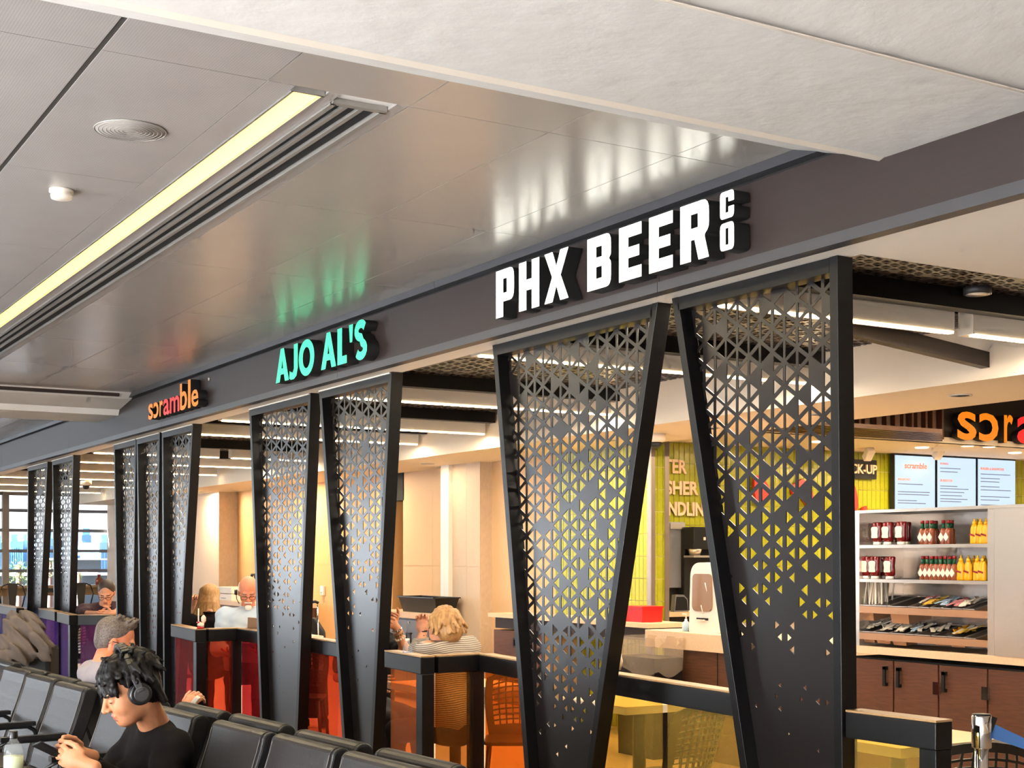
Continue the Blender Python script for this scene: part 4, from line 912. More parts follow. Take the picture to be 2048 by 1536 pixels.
m.add(vs, [(r_*n+k, r_*n+(k+1) % n, (r_+1)*n+(k+1) % n, (r_+1)*n+k) for r_ in range(rows_-1) for k in range(n)], 0, True)
glassmat('liner_film', (240, 222, 200), diff=.2); m.build('liner', 'liner_film', tb, fix=False)
MB().tube([(6.56, y1-.03, .90), (6.55, y1-.10, .86), (6.545, y1-.14, .76), (6.55, y1-.11, .70), (6.555, y1-.09, .76), (6.555, y1-.05, .85)], .014, 8).build('knot', 'packet_white', tb)
# back-of-house machines beyond the lettering wall end
bk = thing('rear_bench', 'beige bench with black machines below the cream lettering', 'bench', (8.5, 10.9, 0))
xa, xb_ = PX(1337, 10.7), PX(1460, 10.7); MB().box((xa, 10.7, 1.03), (xb_, 11.55, 1.075)).build('top', 'counter_beige', bk); MB().box((xa+.02, 10.75, 0), (xb_, 11.55, 1.03)).build('body', 'black_matte', bk)
cm = thing('coffee_machine', 'black espresso machine with steel spout on the rear bench', 'coffee machine', (PX(1395, 10.9), 11, 1.075))
c0, c1 = PX(1375, 10.9), PX(1440, 10.9)
MB().box((c0, 10.95, 1.075), (c1, 11.5, 1.9)).build('body', 'black_plastic', cm, bevel=.01); MB().box((c0, 10.8, 1.68), (c1, 10.95, 1.9)).build('head', 'black_plastic', cm, bevel=.01)
MB().box((c0, 10.8, 1.60), (c1, 10.96, 1.62)).build('shelf', 'stainless', cm)
MB().lathe((PX(1392, 10.85), 10.87, 1.62), [(.05, 0), (.07, .06), (.06, .07)], 16).build('jug', 'stainless', cm); MB().lathe((PX(1389, 10.85), 10.85, 1.69), [(.02, 0), (.02, .1)], 12).build('spout', 'chrome', cm)
for dx in (.02, .06): MB().box((PX(1403, 10.8)+dx*1.2, 10.794, 1.77), (PX(1403, 10.8)+dx*1.2+.025, 10.8, 1.80)).build('button', 'white_plastic', cm)
gp_ = thing('steel_locker', 'dark grey steel cabinet side next to the coffee machine', 'cabinet', (PX(1355, 11), 11, 1.075)); MB().box((PX(1338, 11), 11.0, 1.3), (PX(1370, 11), 11.5, 1.95)).build('body', 'grey_plastic', gp_, bevel=.008); MB().box((PX(1340, 11), 10.99, 1.88), (PX(1369, 11), 11.0, 1.94)).build('trim', 'stainless', gp_); MB().box((PX(1338, 11), 11.05, 1.075), (PX(1370, 11), 11.5, 1.3)).build('base', 'black_plastic', gp_)
kt = thing('black_tray_stack', 'dark slanted tray leaning on the rear bench', 'tray', (PX(1358, 10.75), 10.75, 1.075)); MB().prism([(PX(1347, 10.75), 1.076), (PX(1376, 10.75), 1.076), (PX(1374, 10.75), 1.2), (PX(1366, 10.75), 1.24), (PX(1350, 10.75), 1.24)], 10.74, 10.8, 'y').build('tray', 'grey_plastic', kt); MB().prism([(PX(1349, 10.75), 1.09), (PX(1374, 10.75), 1.09), (PX(1372, 10.75), 1.19), (PX(1366, 10.75), 1.22), (PX(1352, 10.75), 1.22)], 10.735, 10.74, 'y').build('inset', 'black_plastic', kt)

# grey cabinet with black tub (middle distance)
XG = 7.0; g0, g1 = PY(857, XG), PY(745, XG)
gc = thing('grey_cabinet', 'grey two-door cabinet with a cream top in the middle of the restaurant', 'cabinet', (XG, (g0+g1)/2, 0))
MB().box((XG+.03, g0+.03, .08), (7.38, g1, .92)).build('body', 'grey_plastic', gc); MB().box((XG, g0, .92), (7.4, g1, .985)).build('top', 'counter_beige', gc)
gm = (PY(812, XG))
for a, b, h in ((g0+.06, gm-.004, gm-.07), (gm+.004, g1-.03, None)):
    d_ = MB().box((XG+.012, a, .1), (XG+.03, b, .90)).build('door', 'grey_plastic', gc)
    if h: MB().box((XG-.01, h-.06, .62), (XG+.002, h-.045, .76)).box((XG-.01, h+.045, .62), (XG+.002, h+.06, .76)).box((XG-.01, h-.06, .62), (XG+.012, h+.06, .635)).box((XG-.01, h-.06, .745), (XG+.012, h+.06, .76)).build('handle', 'black_plastic', d_); MB().lathe((XG+.005, h, .87), [(.012, -.01), (.012, .01)], 10).build('lock', 'chrome', d_)
bt = thing('bus_tub', 'black plastic bus tub on the grey cabinet', 'tub', (XG+.3, PY(835, XG+.2), .985))
t0, t1 = PY(879, XG+.1), PY(800, XG+.1); t0 = max(t0, g0+.0)
MB().add([(XG+.12, t0+.04, .986), (XG+.12, t1-.04, .986), (7.34, t1-.04, .986), (7.34, t0+.04, .986), (XG+.08, t0, 1.15), (XG+.08, t1, 1.15), (7.38, t1, 1.15), (7.38, t0, 1.15)], [(0, 1, 2, 3), (0, 1, 5, 4), (1, 2, 6, 5), (2, 3, 7, 6), (3, 0, 4, 7)]).build('tub', 'black_plastic', bt)
MB().bar((XG+.07, t0, 1.155), (XG+.07, t1, 1.155), .03, .012).bar((7.385, t0, 1.155), (7.385, t1, 1.155), .03, .012).bar((XG+.07, t0, 1.155), (7.385, t0, 1.155), .03, .012).bar((XG+.07, t1, 1.155), (7.385, t1, 1.155), .03, .012).build('rim', 'black_plastic', bt)
# far counter with printer and bag
XQ = 6.9; f0, f1 = PY(540, XQ), PY(437, XQ)
fc = thing('far_counter', 'cream topped dark counter behind the headset man', 'counter', (XQ, (f0+f1)/2, 0)); MB().box((XQ, f0, .90), (XB-.02, f1, .96)).build('top', 'counter_beige', fc); MB().box((XQ+.03, f0, 0), (XB-.04, f1, .90)).build('body', 'wood_dark', fc)
pr = thing('printer', 'cream boxy printer on the far counter', 'printer', (XQ+.2, PY(452, XQ), .96)); p0, p1 = PY(469, XQ+.1), PY(438, XQ+.1)
MB().box((XQ+.05, p0, .96), (XQ+.45, p1, 1.06)).build('body', 'white_plastic', pr, bevel=.006); MB().box((XQ+.05, p0, 1.066), (XQ+.45, p1, 1.16)).build('lid', 'white_plastic', pr, bevel=.006); MB().box((XQ+.046, (p0+p1)/2-.1, .99), (XQ+.05, (p0+p1)/2+.1, 1.0)).build('slot', 'grey_plastic', pr)
db = thing('duffel_bag', 'black duffel bag with a carry handle on the far counter', 'bag', (XQ+.3, PY(480, XQ), .96)); p0, p1 = PY(487, XQ+.1), PY(455, XQ+.1)
MB().box((XQ+.47, p0, .96), (XQ+.66, p1, 1.26)).build('body', 'black_matte', db, bevel=.05); cx_ = PY(461, XQ+.2)
MB().tube([(XQ+.56, cx_-.12, 1.24), (XQ+.56, cx_-.06, 1.34), (XQ+.56, cx_+.06, 1.34), (XQ+.56, cx_+.12, 1.24)], .02).build('handle', 'black_matte', db)
# rolling bag seen between the two green-sign screens
rbp = P(634, 1270, d=13.1); rl = thing('rolling_bag', 'black rolling bag with raised silver handle between the green-sign screens', 'suitcase', (rbp.x, rbp.y, 0), -TH)
MB().add([(-.16, -.1, .1), (.10, -.1, .1), (.10, .1, .1), (-.16, .1, .1), (-.14, -.1, 1.0), (-.02, -.1, 1.04), (-.02, .1, 1.04), (-.14, .1, 1.0), (.07, -.09, .9), (.07, .09, .9)], [(0, 3, 2, 1), (0, 1, 8, 5, 4), (3, 7, 6, 9, 2), (4, 5, 6, 7), (5, 8, 9, 6), (1, 2, 9, 8), (0, 4, 7, 3)]).build('body', 'black_matte', rl, world=False, bevel=.02)
for dx in (-.03, .035): MB().tube([(dx, -.11, .55), (dx-.015, -.11, 1.16)], .008).build('handle_tube', 'chrome', rl, world=False)
MB().tube([(-.055, -.11, 1.15), (-.04, -.11, 1.18), (.0, -.11, 1.19), (.03, -.11, 1.175)], .014).build('grip', 'black_plastic', rl, world=False)
for dx in (-.12, .06): MB().lathe((dx, 0, 0), [(.01, 0), (.05, .02), (.05, .08), (.01, .1)], 12).build('wheel', 'black_plastic', rl, world=False)
MB().tube([(-.13, -.12, 1.0), (-.10, -.13, 1.08), (-.06, -.12, 1.13)], .012).build('strap', 'black_matte', rl, world=False)

# dining tables, mesh chairs
mat('table_top', (236, 206, 160), .35); mat('table_edge', (240, 232, 214), .4)
def table(x0, x1, y0, y1, lab, z=.75):
    t = thing('dining_table', lab, 'table', ((x0+x1)/2, (y0+y1)/2, 0), group='dining tables')
    MB().box((x0, y0, z-.045), (x1, y1, z-.003)).build('edge_band', 'table_edge', t); MB().box((x0+.002, y0+.002, z-.004), (x1-.002, y1-.002, z)).build('table_top', 'table_top', t)
    cx_, cy2 = (x0+x1)/2, (y0+y1)/2
    MB().tube([(cx_, cy2, .02), (cx_, cy2, z-.045)], .04).build('column', 'rail_black', t); MB().lathe((cx_, cy2, 0), [(.25, 0), (.25, .012), (.06, .03)], 20).build('base', 'rail_black', t)
table(4.6, 5.3, 6.46, 7.16, 'square beige table behind the yellow glass between the nearest screens'); table(4.66, 5.4, 4.44, 5.18, 'square beige table behind the short yellow railing end')
table(4.15, 4.85, 7.95, 8.65, 'table of the grey-striped sweater woman behind the orange glass'); table(4.1, 4.8, 11.25, 11.95, 'table with the laptop behind the red glass', .92); table(3.95, 4.7, 14.6, 15.4, 'table under the maroon-shirted man behind the purple glass', .98)
def mesh_chair_src():
    r = thing('mesh_chair', 'x', 'chair', (0, 0, 0)); W2 = .23
    # backrest: curved shell with rows of slots, x = right, y = forward, z up
    cols, rows_ = 10, 12; vs = []; fs = []
    for j in range(rows_+1):
        for i in range(cols+1):
            u = (i/cols-.5)*2; v = j/rows_; wdt = W2*(.86+.3*v-.22*v*v*v); z = .44+.42*v-.05*u*u*v
            vs.append((u*wdt, -.21-.10*v+.07*u*u, z))
    def hole(i, j): return 1 <= i < cols-1 and 2 <= j < rows_-1
    bm = bmesh.new(); bv = [bm.verts.new(v) for v in vs]; bm.verts.ensure_lookup_table()
    for j in range(rows_):
        for i in range(cols):
            q = [bv[j*(cols+1)+i], bv[j*(cols+1)+i+1], bv[(j+1)*(cols+1)+i+1], bv[(j+1)*(cols+1)+i]]
            f_ = bm.faces.new(q)
    todel = []
    for f_ in list(bm.faces):
        idx = [bv.index(v) for v in f_.verts]; j = min(idx)//(cols+1); i = min(idx) % (cols+1)
        if hole(i, j):
            r_ = bmesh.ops.inset_individual(bm, faces=[f_], thickness=.0075, depth=0); todel.append(f_)
    bmesh.ops.delete(bm, geom=todel, context='FACES')
    e = bmesh.ops.extrude_face_region(bm, geom=bm.faces[:])
    for v in e['geom']:
        if isinstance(v, bmesh.types.BMVert): v.co.y -= .012
    bmesh.ops.recalc_face_normals(bm, faces=bm.faces)
    me = bpy.data.meshes.new('backrest'); bm.to_mesh(me); bm.free(); me.materials.append(MATS['black_plastic']); link('backrest', me, r)
    MB().prism(roundpoly([(-.22, -.2), (.22, -.2), (.23, .22), (-.23, .22)], .08, 5), .425, .45, 'z').build('seat', 'black_plastic', r, world=False, bevel=.008)
    for sx2 in (-1, 1):
        for sy2 in (-1, 1): MB().tube([(sx2*.19, sy2*.17, .43), (sx2*.23, sy2*.22, 0)], [.016, .012]).build('leg', 'black_plastic', r, world=False)
    return r
mc = mesh_chair_src(); first = True
for x, y, ax, lab in ((4.48, 5.95, .25, 'black slotted-back chair behind the yellow glass'), (4.6, 7.62, 2.6, 'black slotted-back chair behind the smoky amber glass'), (4.42, 10.9, 2.6, 'black slotted-back chair behind the rose glass below the laptop'), (P(2000, 1485, Z=.84).x, P(2000, 1485, Z=.84).y+.2, -.55, 'black slotted-back chair beside the chrome stanchion'), (3.95, 15.9, 2.7, 'black slotted-back chair behind the purple glass')):
    o = mc if first else copy_tree(mc); first = False; o.location = (x, y, 0); o.rotation_euler = (0, 0, ax); o['label'] = lab; o['group'] = 'slotted-back chairs'
def tolix(x, Yd, lab, o0=None):
    if o0 is None:
        r = thing('metal_stool', lab, 'stool', (0, 0, 0), group='metal bar stools at the window ledge')
        MB().tube([(-.17, 0, .72), (-.22, -.03, .95), (-.17, -.04, 1.1), (-.08, -.04, 1.135), (.08, -.04, 1.135), (.17, -.04, 1.1), (.22, -.03, .95), (.17, 0, .72)], .012).build('back_hoop', 'black_plastic', r, world=False)
        MB().prism([(-.05, .72), (.05, .72), (.085, 1.13), (-.085, 1.13)], -.05, -.035, 'y').build('back_splat', 'black_plastic', r, world=False)
        MB().box((-.18, 0, .70), (.18, .34, .725)).build('seat', 'black_plastic', r, world=False, bevel=.01)
        for a in (-1, 1):
            for b in (.02, .32): MB().tube([(a*.15, b, .70), (a*.22, b+(.06 if b > .1 else -.06), 0)], .014).build('leg', 'black_plastic', r, world=False)
    else: r = copy_tree(o0); r['label'] = lab
    r.location = (PX(x, Yd), Yd, 0); return r
t0_ = tolix(24, 25.5, 'black metal stool with hoop back at the ledge by the window post'); tolix(161, 25.5, 'black metal stool with hoop back at the ledge left of the maroon shirt', t0_)
lb = thing('ledge_bottle', 'small brown sauce bottle on the window ledge behind the maroon shirt', 'bottle', tuple(P(198, 1167, Y=YW-.3))); q = P(198, 1167, Y=YW-.3)
MB().lathe((q.x, q.y, 1.065), [(.07, 0), (.07, .12), (.03, .15), (.03, .17)], 12).build('body', 'sauce', lb); MB().lathe((q.x, q.y, 1.235), [(.035, 0), (.035, .03)], 10).build('cap', 'cap_red', lb)
# stanchion with blue belt
q = P(1963, 1428, Z=1.0); st = thing('stanchion', 'chrome queue stanchion with a blue belt', 'stanchion', (q.x, q.y, 0))
MB().lathe((q.x, q.y, 0), [(.14, 0), (.14, .012), (.05, .04), (.026, .05), (.026, .87)], 24).build('pole', 'chrome', st)
MB().lathe((q.x, q.y, .87), [(.036, 0), (.038, .004), (.038, .12), (.034, .126)], 24).build('head', 'chrome', st); MB().lathe((q.x, q.y, .996), [(.034, 0), (.034, .004)], 24).build('cap', 'black_plastic', st)
mat('belt_blue', (70, 120, 190), .6)
rt_ = Vector((C_, -S_, 0)); bs = Vector((q.x, q.y, .94))+rt_*.03
MB().add([bs+Vector((0, 0, -.03)), bs+Vector((0, 0, .03)), bs+rt_*.15+Vector((0, 0, -.04)), bs+rt_*.15+Vector((0, 0, -.08)), bs+rt_*.8+Vector((0, 0, -.12)), bs+rt_*.8+Vector((0, 0, -.17))], [(0, 1, 2, 3), (3, 2, 4, 5)]).build('belt', 'belt_blue', st, fix=False)
bpy.data.objects['belt'].modifiers.new('thick', 'SOLIDIFY').thickness = .003
MB().bar(bs+rt_*-.02+Vector((0, 0, -.05)), bs+rt_*.015+Vector((0, 0, .05)), .012, .03).build('clip', 'black_plastic', st)

# ================================================================== airport seating, two rows back to back
pA = P(50, 1351, Z=.9); pB = P(679, 1509, Z=.9); U = (pA-pB).normalized(); N = Vector((-U.y, U.x, 0)); AZ = math.atan2(U.y, U.x)
SW = .53
def seat_src():
    r = thing('airport_seat', 'x', 'seat', (0, 0, 0)); h2 = SW/2
    front = [(.0, .885), (.012, .84), (.045, .74), (.085, .63), (.12, .53), (.135, .46)]; back = [(y-.075, z-.012) for y, z in front]
    topc = [(-.0375+.0385*math.cos(t), .882+.032*math.sin(t)) for t in [math.radians(a_) for a_ in range(0, 181, 20)]]
    prof = topc+back[1:]+front[:0:-1]
    core = MB().prism(prof, -h2+.022, h2-.022, 'x'); core.build('backrest', 'leather_black', r, world=False, bevel=.006)
    for sg in (-1, 1): MB().prism([(y-.003 if y < 0 else y-.003, z-.002) for y, z in prof], sg*(h2-.022), sg*h2, 'x').build('side_panel', 'seat_side', r, world=False, bevel=.008)
    for sg in (-1, 1): MB().tube([(sg*(h2-.022), y+.001, z) for y, z in front]+[], .0022, 5).build('piping', 'seam', r, world=False)
    MB().prism([(.12, .40), (.58, .41), (.61, .425), (.6, .45), (.56, .46), (.3, .445), (.13, .46)], -h2+.01, h2-.01, 'x').build('seat_cushion', 'leather_black', r, world=False, bevel=.012)
    for sg in (-1,): MB().tube([(sg*(h2+.03), .05, .5), (sg*(h2+.03), .1, .64), (sg*(h2+.03), .14, .665), (sg*(h2+.03), .4, .665), (sg*(h2+.03), .44, .64), (sg*(h2+.03), .44, .36)], .013, 8).box((sg*(h2+.03)-.025, .1, .668), (sg*(h2+.03)+.025, .43, .69)).build('armrest', 'black_plastic', r, world=False)
    return r
ss_ = seat_src(); firstS = True
def seat(px, row, lab, near=False):
    global firstS
    c = P(px[0], px[1], Z=.9); uu = U if row == 0 else U
    c = c-U*(SW/2) if not near else c+U*(SW/2)
    o = ss_ if firstS else copy_tree(ss_); firstS = False
    off = N*(-.0) if row == 0 else N*(.02)
    o.location = (c.x+off.x, c.y+off.y, 0); o.rotation_euler = (0, 0, AZ if row == 0 else AZ+math.pi)
    o['label'] = lab; o['group'] = 'black airport seats in two rows'; return Vector((c.x, c.y, 0))
seat((51, 1348), 0, 'black airport seat of the near row cut by the left picture edge', True)
seat((50, 1351), 0, 'black airport seat, second of the near row from the left edge'); seat((106, 1367), 0, 'black airport seat, third of the near row, beside a gap')
C4 = seat((207, 1391), 0, 'black airport seat in front of the headphone boy\'s face'); C5 = seat((300, 1416), 0, 'black airport seat holding the boy with headphones')
seat((420, 1446), 0, 'first empty black airport seat right of the headphone boy'); seat((540, 1473.5), 0, 'second empty black airport seat right of the headphone boy'); seat((679, 1509), 0, 'third empty black airport seat right of the headphone boy'); 
seat((8.5, 1318.6), 1, 'black airport seat of the rear row nearest the draped jacket'); seat((66.7, 1335.6), 1, 'second seat of the rear row, below the draped jacket'); seat((122, 1350), 1, 'rear row seat just left of the grey-haired man')
B4 = seat((181, 1366), 1, 'rear row seat holding the grey-haired man'); B5 = seat((275, 1388), 1, 'rear row seat beside the hand with a white phone', False)
seat((387, 1406.5), 1, 'rear row seat just right of the white phone'); seat((497, 1430), 1, 'rear row seat under the left green-sign screen'); seat((630, 1462), 1, 'rear row seat under the right green-sign screen'); seat((794, 1499), 1, 'rear row seat at the bottom edge of the picture')
for k, (off, lab) in enumerate(((.28, 'black beam carrying the near row of airport seats'), (-.32, 'black beam carrying the rear row of airport seats'))):
    a = pB-U*.8+N*off; b = pA+U*.9+N*off; t = thing('seat_beam', lab, 'bench frame', (a.x, a.y, 0))
    MB().bar((a.x, a.y, .33), (b.x, b.y, .33), .06, .08).build('beam', 'rail_black', t)
    for q in range(5):
        c = a+(b-a)*(q/4*.9+.05); MB().bar((c.x, c.y, .02), (c.x, c.y, .3), .05, .08).bar(Vector((c.x, c.y, .015))-N*.18, Vector((c.x, c.y, .015))+N*.18, .06, .03).build('leg', 'rail_black', t)
# side table with the bottle
q = P(27, 1500, d=5.35); tb_ = thing('side_table', 'small black side table under the water bottle', 'table', (q.x, q.y, 0)); zt_ = P(27, 1462, d=5.35).z-.25
MB().box((q.x-.2, q.y-.2, zt_-.03), (q.x+.2, q.y+.2, zt_)).build('top', 'black_plastic', tb_, bevel=.01); MB().tube([(q.x, q.y, 0), (q.x, q.y, zt_-.03)], .03).build('leg', 'rail_black', tb_)
wb_ = thing('water_bottle', 'clear water bottle with black cap and colourful label in the front corner', 'bottle', (q.x, q.y, zt_))
glassmat('bottle_clear', (236, 240, 240), diff=.12); mat('label_teal', (70, 170, 190), .5, noise=(14, .3, (1, 1, 1.5), (196, 70, 150))); mat('label_pale', (214, 226, 190), .5)
MB().lathe((q.x, q.y, zt_), [(.034, 0), (.036, .01), (.036, .17), (.03, .195), (.016, .212), (.0135, .218), (.0135, .226)], 24).build('body', 'bottle_clear', wb_)
MB().lathe((q.x, q.y, zt_), [(.0365, .02), (.0365, .09)], 24).build('label_paper', 'label_teal', wb_); MB().lathe((q.x, q.y, zt_), [(.0365, .09), (.0365, .155)], 24).build('label_paper', 'label_pale', wb_)
MB().lathe((q.x, q.y, zt_+.222), [(.0155, 0), (.016, .003), (.016, .026), (.0145, .028)], 20).build('cap', 'black_plastic', wb_)

# ================================================================== organic shapes: distance fields turned into meshes
def surfnet(Fv, org, res):
    s = Fv < 0; nx, ny, nz = Fv.shape
    def cr(a, i, j, k): return a[i:nx-1+i, j:ny-1+j, k:nz-1+k]
    cnt = np.zeros((nx-1, ny-1, nz-1), 'f4'); acc = np.zeros((nx-1, ny-1, nz-1, 3), 'f4')
    E_ = [((0,0,0),(1,0,0)),((0,1,0),(1,1,0)),((0,0,1),(1,0,1)),((0,1,1),(1,1,1)),((0,0,0),(0,1,0)),((1,0,0),(1,1,0)),((0,0,1),(0,1,1)),((1,0,1),(1,1,1)),((0,0,0),(0,0,1)),((1,0,0),(1,0,1)),((0,1,0),(0,1,1)),((1,1,0),(1,1,1))]
    for a, b in E_:
        fa, fb = cr(Fv, *a), cr(Fv, *b); m = cr(s, *a) != cr(s, *b)
        if not m.any(): continue
        t = np.where(m, fa/np.where(m, fa-fb, 1), 0)
        for ax in range(3): acc[..., ax] += np.where(m, a[ax]+(b[ax]-a[ax])*t, 0)
        cnt += m
    act = cnt > 0; ids = -np.ones(act.shape, 'i8'); ids[act] = np.arange(act.sum())
    ijk = np.argwhere(act); V = (ijk+acc[act]/cnt[act][:, None])*res+np.array(org); Q = []
    for ax in range(3):
        o1, o2 = [(1, 2), (2, 0), (0, 1)][ax]
        sl = [slice(None)]*3; sl2 = [slice(None)]*3; sl[ax] = slice(0, -1); sl2[ax] = slice(1, None)
        ch = s[tuple(sl)] != s[tuple(sl2)]; pts = np.argwhere(ch)
        ok = (pts[:, o1] > 0) & (pts[:, o2] > 0) & (pts[:, o1] < Fv.shape[o1]-1) & (pts[:, o2] < Fv.shape[o2]-1); pts = pts[ok]
        if not len(pts): continue
        neg = s[tuple(pts.T)]
        def cid(d1, d2): q = pts.copy(); q[:, o1] -= d1; q[:, o2] -= d2; return ids[tuple(q.T)]
        qd = np.stack([cid(1, 1), cid(0, 1), cid(0, 0), cid(1, 0)], 1); qd[~neg] = qd[~neg][:, ::-1]; Q.append(qd)
    return V, np.concatenate(Q)
def sm(a, b, k):
    if k <= 0: return np.minimum(a, b)
    h = np.clip(.5+.5*(b-a)/k, 0, 1); return b+(a-b)*h-k*h*(1-h)
class Field:
    """prims: ('c', a, b, ra, rb, k) tapered capsule; ('e', centre, radii, R or None, k) ellipsoid; ('-e', ...) carved ellipsoid"""
    def __init__(s, prims, noise=None, cut=None): s.p = prims; s.noise = noise; s.cut = cut or []
    def mesh(s, res, pad=.02):
        lo = np.array([1e9]*3); hi = -lo
        for q in s.p:
            if q[0] == 'c':
                for c, r in ((q[1], q[3]), (q[2], q[4])): lo = np.minimum(lo, np.array(c)-r); hi = np.maximum(hi, np.array(c)+r)
            elif q[0] == 'e': r = max(q[2]); lo = np.minimum(lo, np.array(q[1])-r); hi = np.maximum(hi, np.array(q[1])+r)
        lo -= pad; hi += pad; n = np.ceil((hi-lo)/res).astype(int)+1
        X, Y, Z = np.meshgrid(*[(lo[i]+np.arange(n[i])*res).astype('f4') for i in range(3)], indexing='ij'); d = None
        for q in s.p:
            if q[0] == 'c':
                a = np.array(q[1], 'f4'); ba = np.array(q[2], 'f4')-a; L = max(float(ba@ba), 1e-8)
                px, py, pz = X-a[0], Y-a[1], Z-a[2]; t = np.clip((px*ba[0]+py*ba[1]+pz*ba[2])/L, 0, 1)
                v = np.sqrt((px-t*ba[0])**2+(py-t*ba[1])**2+(pz-t*ba[2])**2)-(q[3]+(q[4]-q[3])*t); k = q[5] if len(q) > 5 else .02
            else:
                c = q[1]; r = q[2]; R = q[3]; px, py, pz = X-c[0], Y-c[1], Z-c[2]
                if R is not None:
                    M = np.array(R, 'f4'); px, py, pz = [px*M[0, i]+py*M[1, i]+pz*M[2, i] for i in range(3)]
                k0 = np.sqrt((px/r[0])**2+(py/r[1])**2+(pz/r[2])**2); k1 = np.sqrt((px/r[0]**2)**2+(py/r[1]**2)**2+(pz/r[2]**2)**2)+1e-9
                v = k0*(k0-1)/k1; k = q[4] if len(q) > 4 else .02
            if q[0] == '-e': d = -sm(-d, v, k); continue
            d = v if d is None else sm(d, v, k)
        if s.noise: d = d+s.noise(X, Y, Z)
        for c, nn in s.cut:
            c = np.array(c); nn = np.array(nn)/np.linalg.norm(nn); d = np.maximum(d, (X-c[0])*nn[0]+(Y-c[1])*nn[1]+(Z-c[2])*nn[2])
        return surfnet(d, lo, res)
def join(meshes, name, mats_, parent, matfn=None):
    vs = []; fs = []; o = 0
    for V, Q in meshes: vs.append(V); fs.append(Q+o); o += len(V)
    V = np.concatenate(vs); Q = np.concatenate(fs)
    l = LOCS[parent.name][0]; W_ = V-np.array(l)
    me = bpy.data.meshes.new(name); me.from_pydata(W_.tolist(), [], Q.tolist())
    for m in mats_: me.materials.append(MATS[m])
    me.polygons.foreach_set('use_smooth', [True]*len(Q))
    if matfn is not None: me.polygons.foreach_set('material_index', matfn(V[Q].mean(1)).astype('i4'))
    me.update(); o = link(name, me, parent); return o
def frame(fwd, up=(0, 0, 1)):       # columns: forward, left, up
    f_ = Vector(fwd).normalized(); l_ = Vector(up).cross(f_).normalized(); u_ = f_.cross(l_); return Matrix((f_, l_, u_)).transposed()
def head_prims(c, R, k=1.0, neck=None, nr=.052, jaw=1.0):
    T = lambda x, y, z: tuple(Vector(c)+R @ (Vector((x, y, z))*k)); r3 = lambda *a: tuple(v*k for v in a); M = np.array(R)
    p = [('e', T(-.012, 0, .035), r3(.098, .077, .09), M, .01), ('e', T(.03, 0, -.035), r3(.064, .062*jaw, .086), M, .03), ('e', T(.058, 0, -.096), r3(.032, .034*jaw, .026), M, .03),
         ('e', T(.052, .036, -.036), r3(.03, .026, .03), M, .02), ('e', T(.052, -.036, -.036), r3(.03, .026, .03), M, .02), ('c', T(.080, -.032, .014), T(.080, .032, .014), .013*k, .013*k, .014),
         ('-e', T(.104, .031, -.008), r3(.02, .017, .012), M, .012), ('-e', T(.104, -.031, -.008), r3(.02, .017, .012), M, .012), ('e', T(.078, .031, -.007), r3(.014, .017, .013), M, .004), ('e', T(.078, -.031, -.007), r3(.014, .017, .013), M, .004),
         ('c', T(.090, 0, .008), T(.113, 0, -.034), .008*k, .0125*k, .010), ('e', T(.100, .012, -.038), r3(.012, .009, .009), M, .006), ('e', T(.100, -.012, -.038), r3(.012, .009, .009), M, .006),
         ('c', T(.090, -.017, -.0655), T(.090, .017, -.0655), .0075*k, .0075*k, .005), ('c', T(.087, -.015, -.077), T(.087, .015, -.077), .0085*k, .0085*k, .005),
         ('e', T(-.010, .079, -.012), r3(.021, .008, .033), M, .006), ('e', T(-.010, -.079, -.012), r3(.021, .008, .033), M, .006), ('-e', T(-.004, .088, -.008), r3(.011, .006, .018), M, .003), ('-e', T(-.004, -.088, -.008), r3(.011, .006, .018), M, .003)]
    if neck is not None: p += [('c', T(-.028, 0, -.06), tuple(neck), nr*k, nr*1.12*k, .025)]
    return p, T
def hand_prims(w, R, k=1.0, curl=(.5, .7, .5), side=1, thumb=(.6, .7, -.35), spread=.02):
    # R columns: along the fingers, towards the thumb, back of hand
    T = lambda x, y, z: Vector(w)+R @ (Vector((x, y*side, z))*k); M = np.array(R)
    p = [('e', tuple(T(.045, .0, 0)), (.052*k, .042*k, .017*k), M, .012), ('c', tuple(T(-.05, 0, 0)), tuple(T(.02, 0, 0)), .027*k, .028*k, .02)]
    for i in range(4):
        y = .031-.0205*i; L = (.040, .044, .041, .033)[i]; pt = Vector((.083-.004*abs(i-1), y, 0)); a = 0
        for j, (ll, cu) in enumerate(zip((L, L*.62, L*.5), curl)):
            a += cu; nx = pt+Vector((math.cos(a)*ll, (1.2-i)*spread*ll, -math.sin(a)*ll)); p.append(('c', tuple(T(*pt)), tuple(T(*nx)), (.0098-.0012*j)*k, (.0090-.0012*j)*k, .004)); pt = nx
    pt = Vector((.018, .036, -.006)); d = Vector(thumb).normalized()
    for j, ll in enumerate((.040, .032, .024)):
        nx = pt+d*ll; p.append(('c', tuple(T(*pt)), tuple(T(*nx)), (.0125-.0015*j)*k, (.0115-.0015*j)*k, .006)); pt = nx; d = (d+Vector((.25, -.28, -.05))).normalized()
    return p
def skin_noise(a): return lambda X, Y, Z: 0
def fold(amp, fr):
    return lambda X, Y, Z: (amp*np.sin(X*fr+2*np.sin(Z*fr*.6))*np.sin(Z*fr*.8+Y*fr*.5)).astype('f4')
for nm_, c in (('skin_tan', (214, 148, 108)), ('skin_fair', (226, 160, 124)), ('skin_ruddy', (222, 140, 106))):
    m_ = mat(nm_, c, .5, spec=.35, noise=(40, .5, I3, tuple(int(v*.94) for v in c))); b_ = m_.node_tree.nodes['Principled BSDF']; b_.inputs['Subsurface Weight'].default_value = .12; b_.inputs['Subsurface Radius'].default_value = (.02, .008, .005)
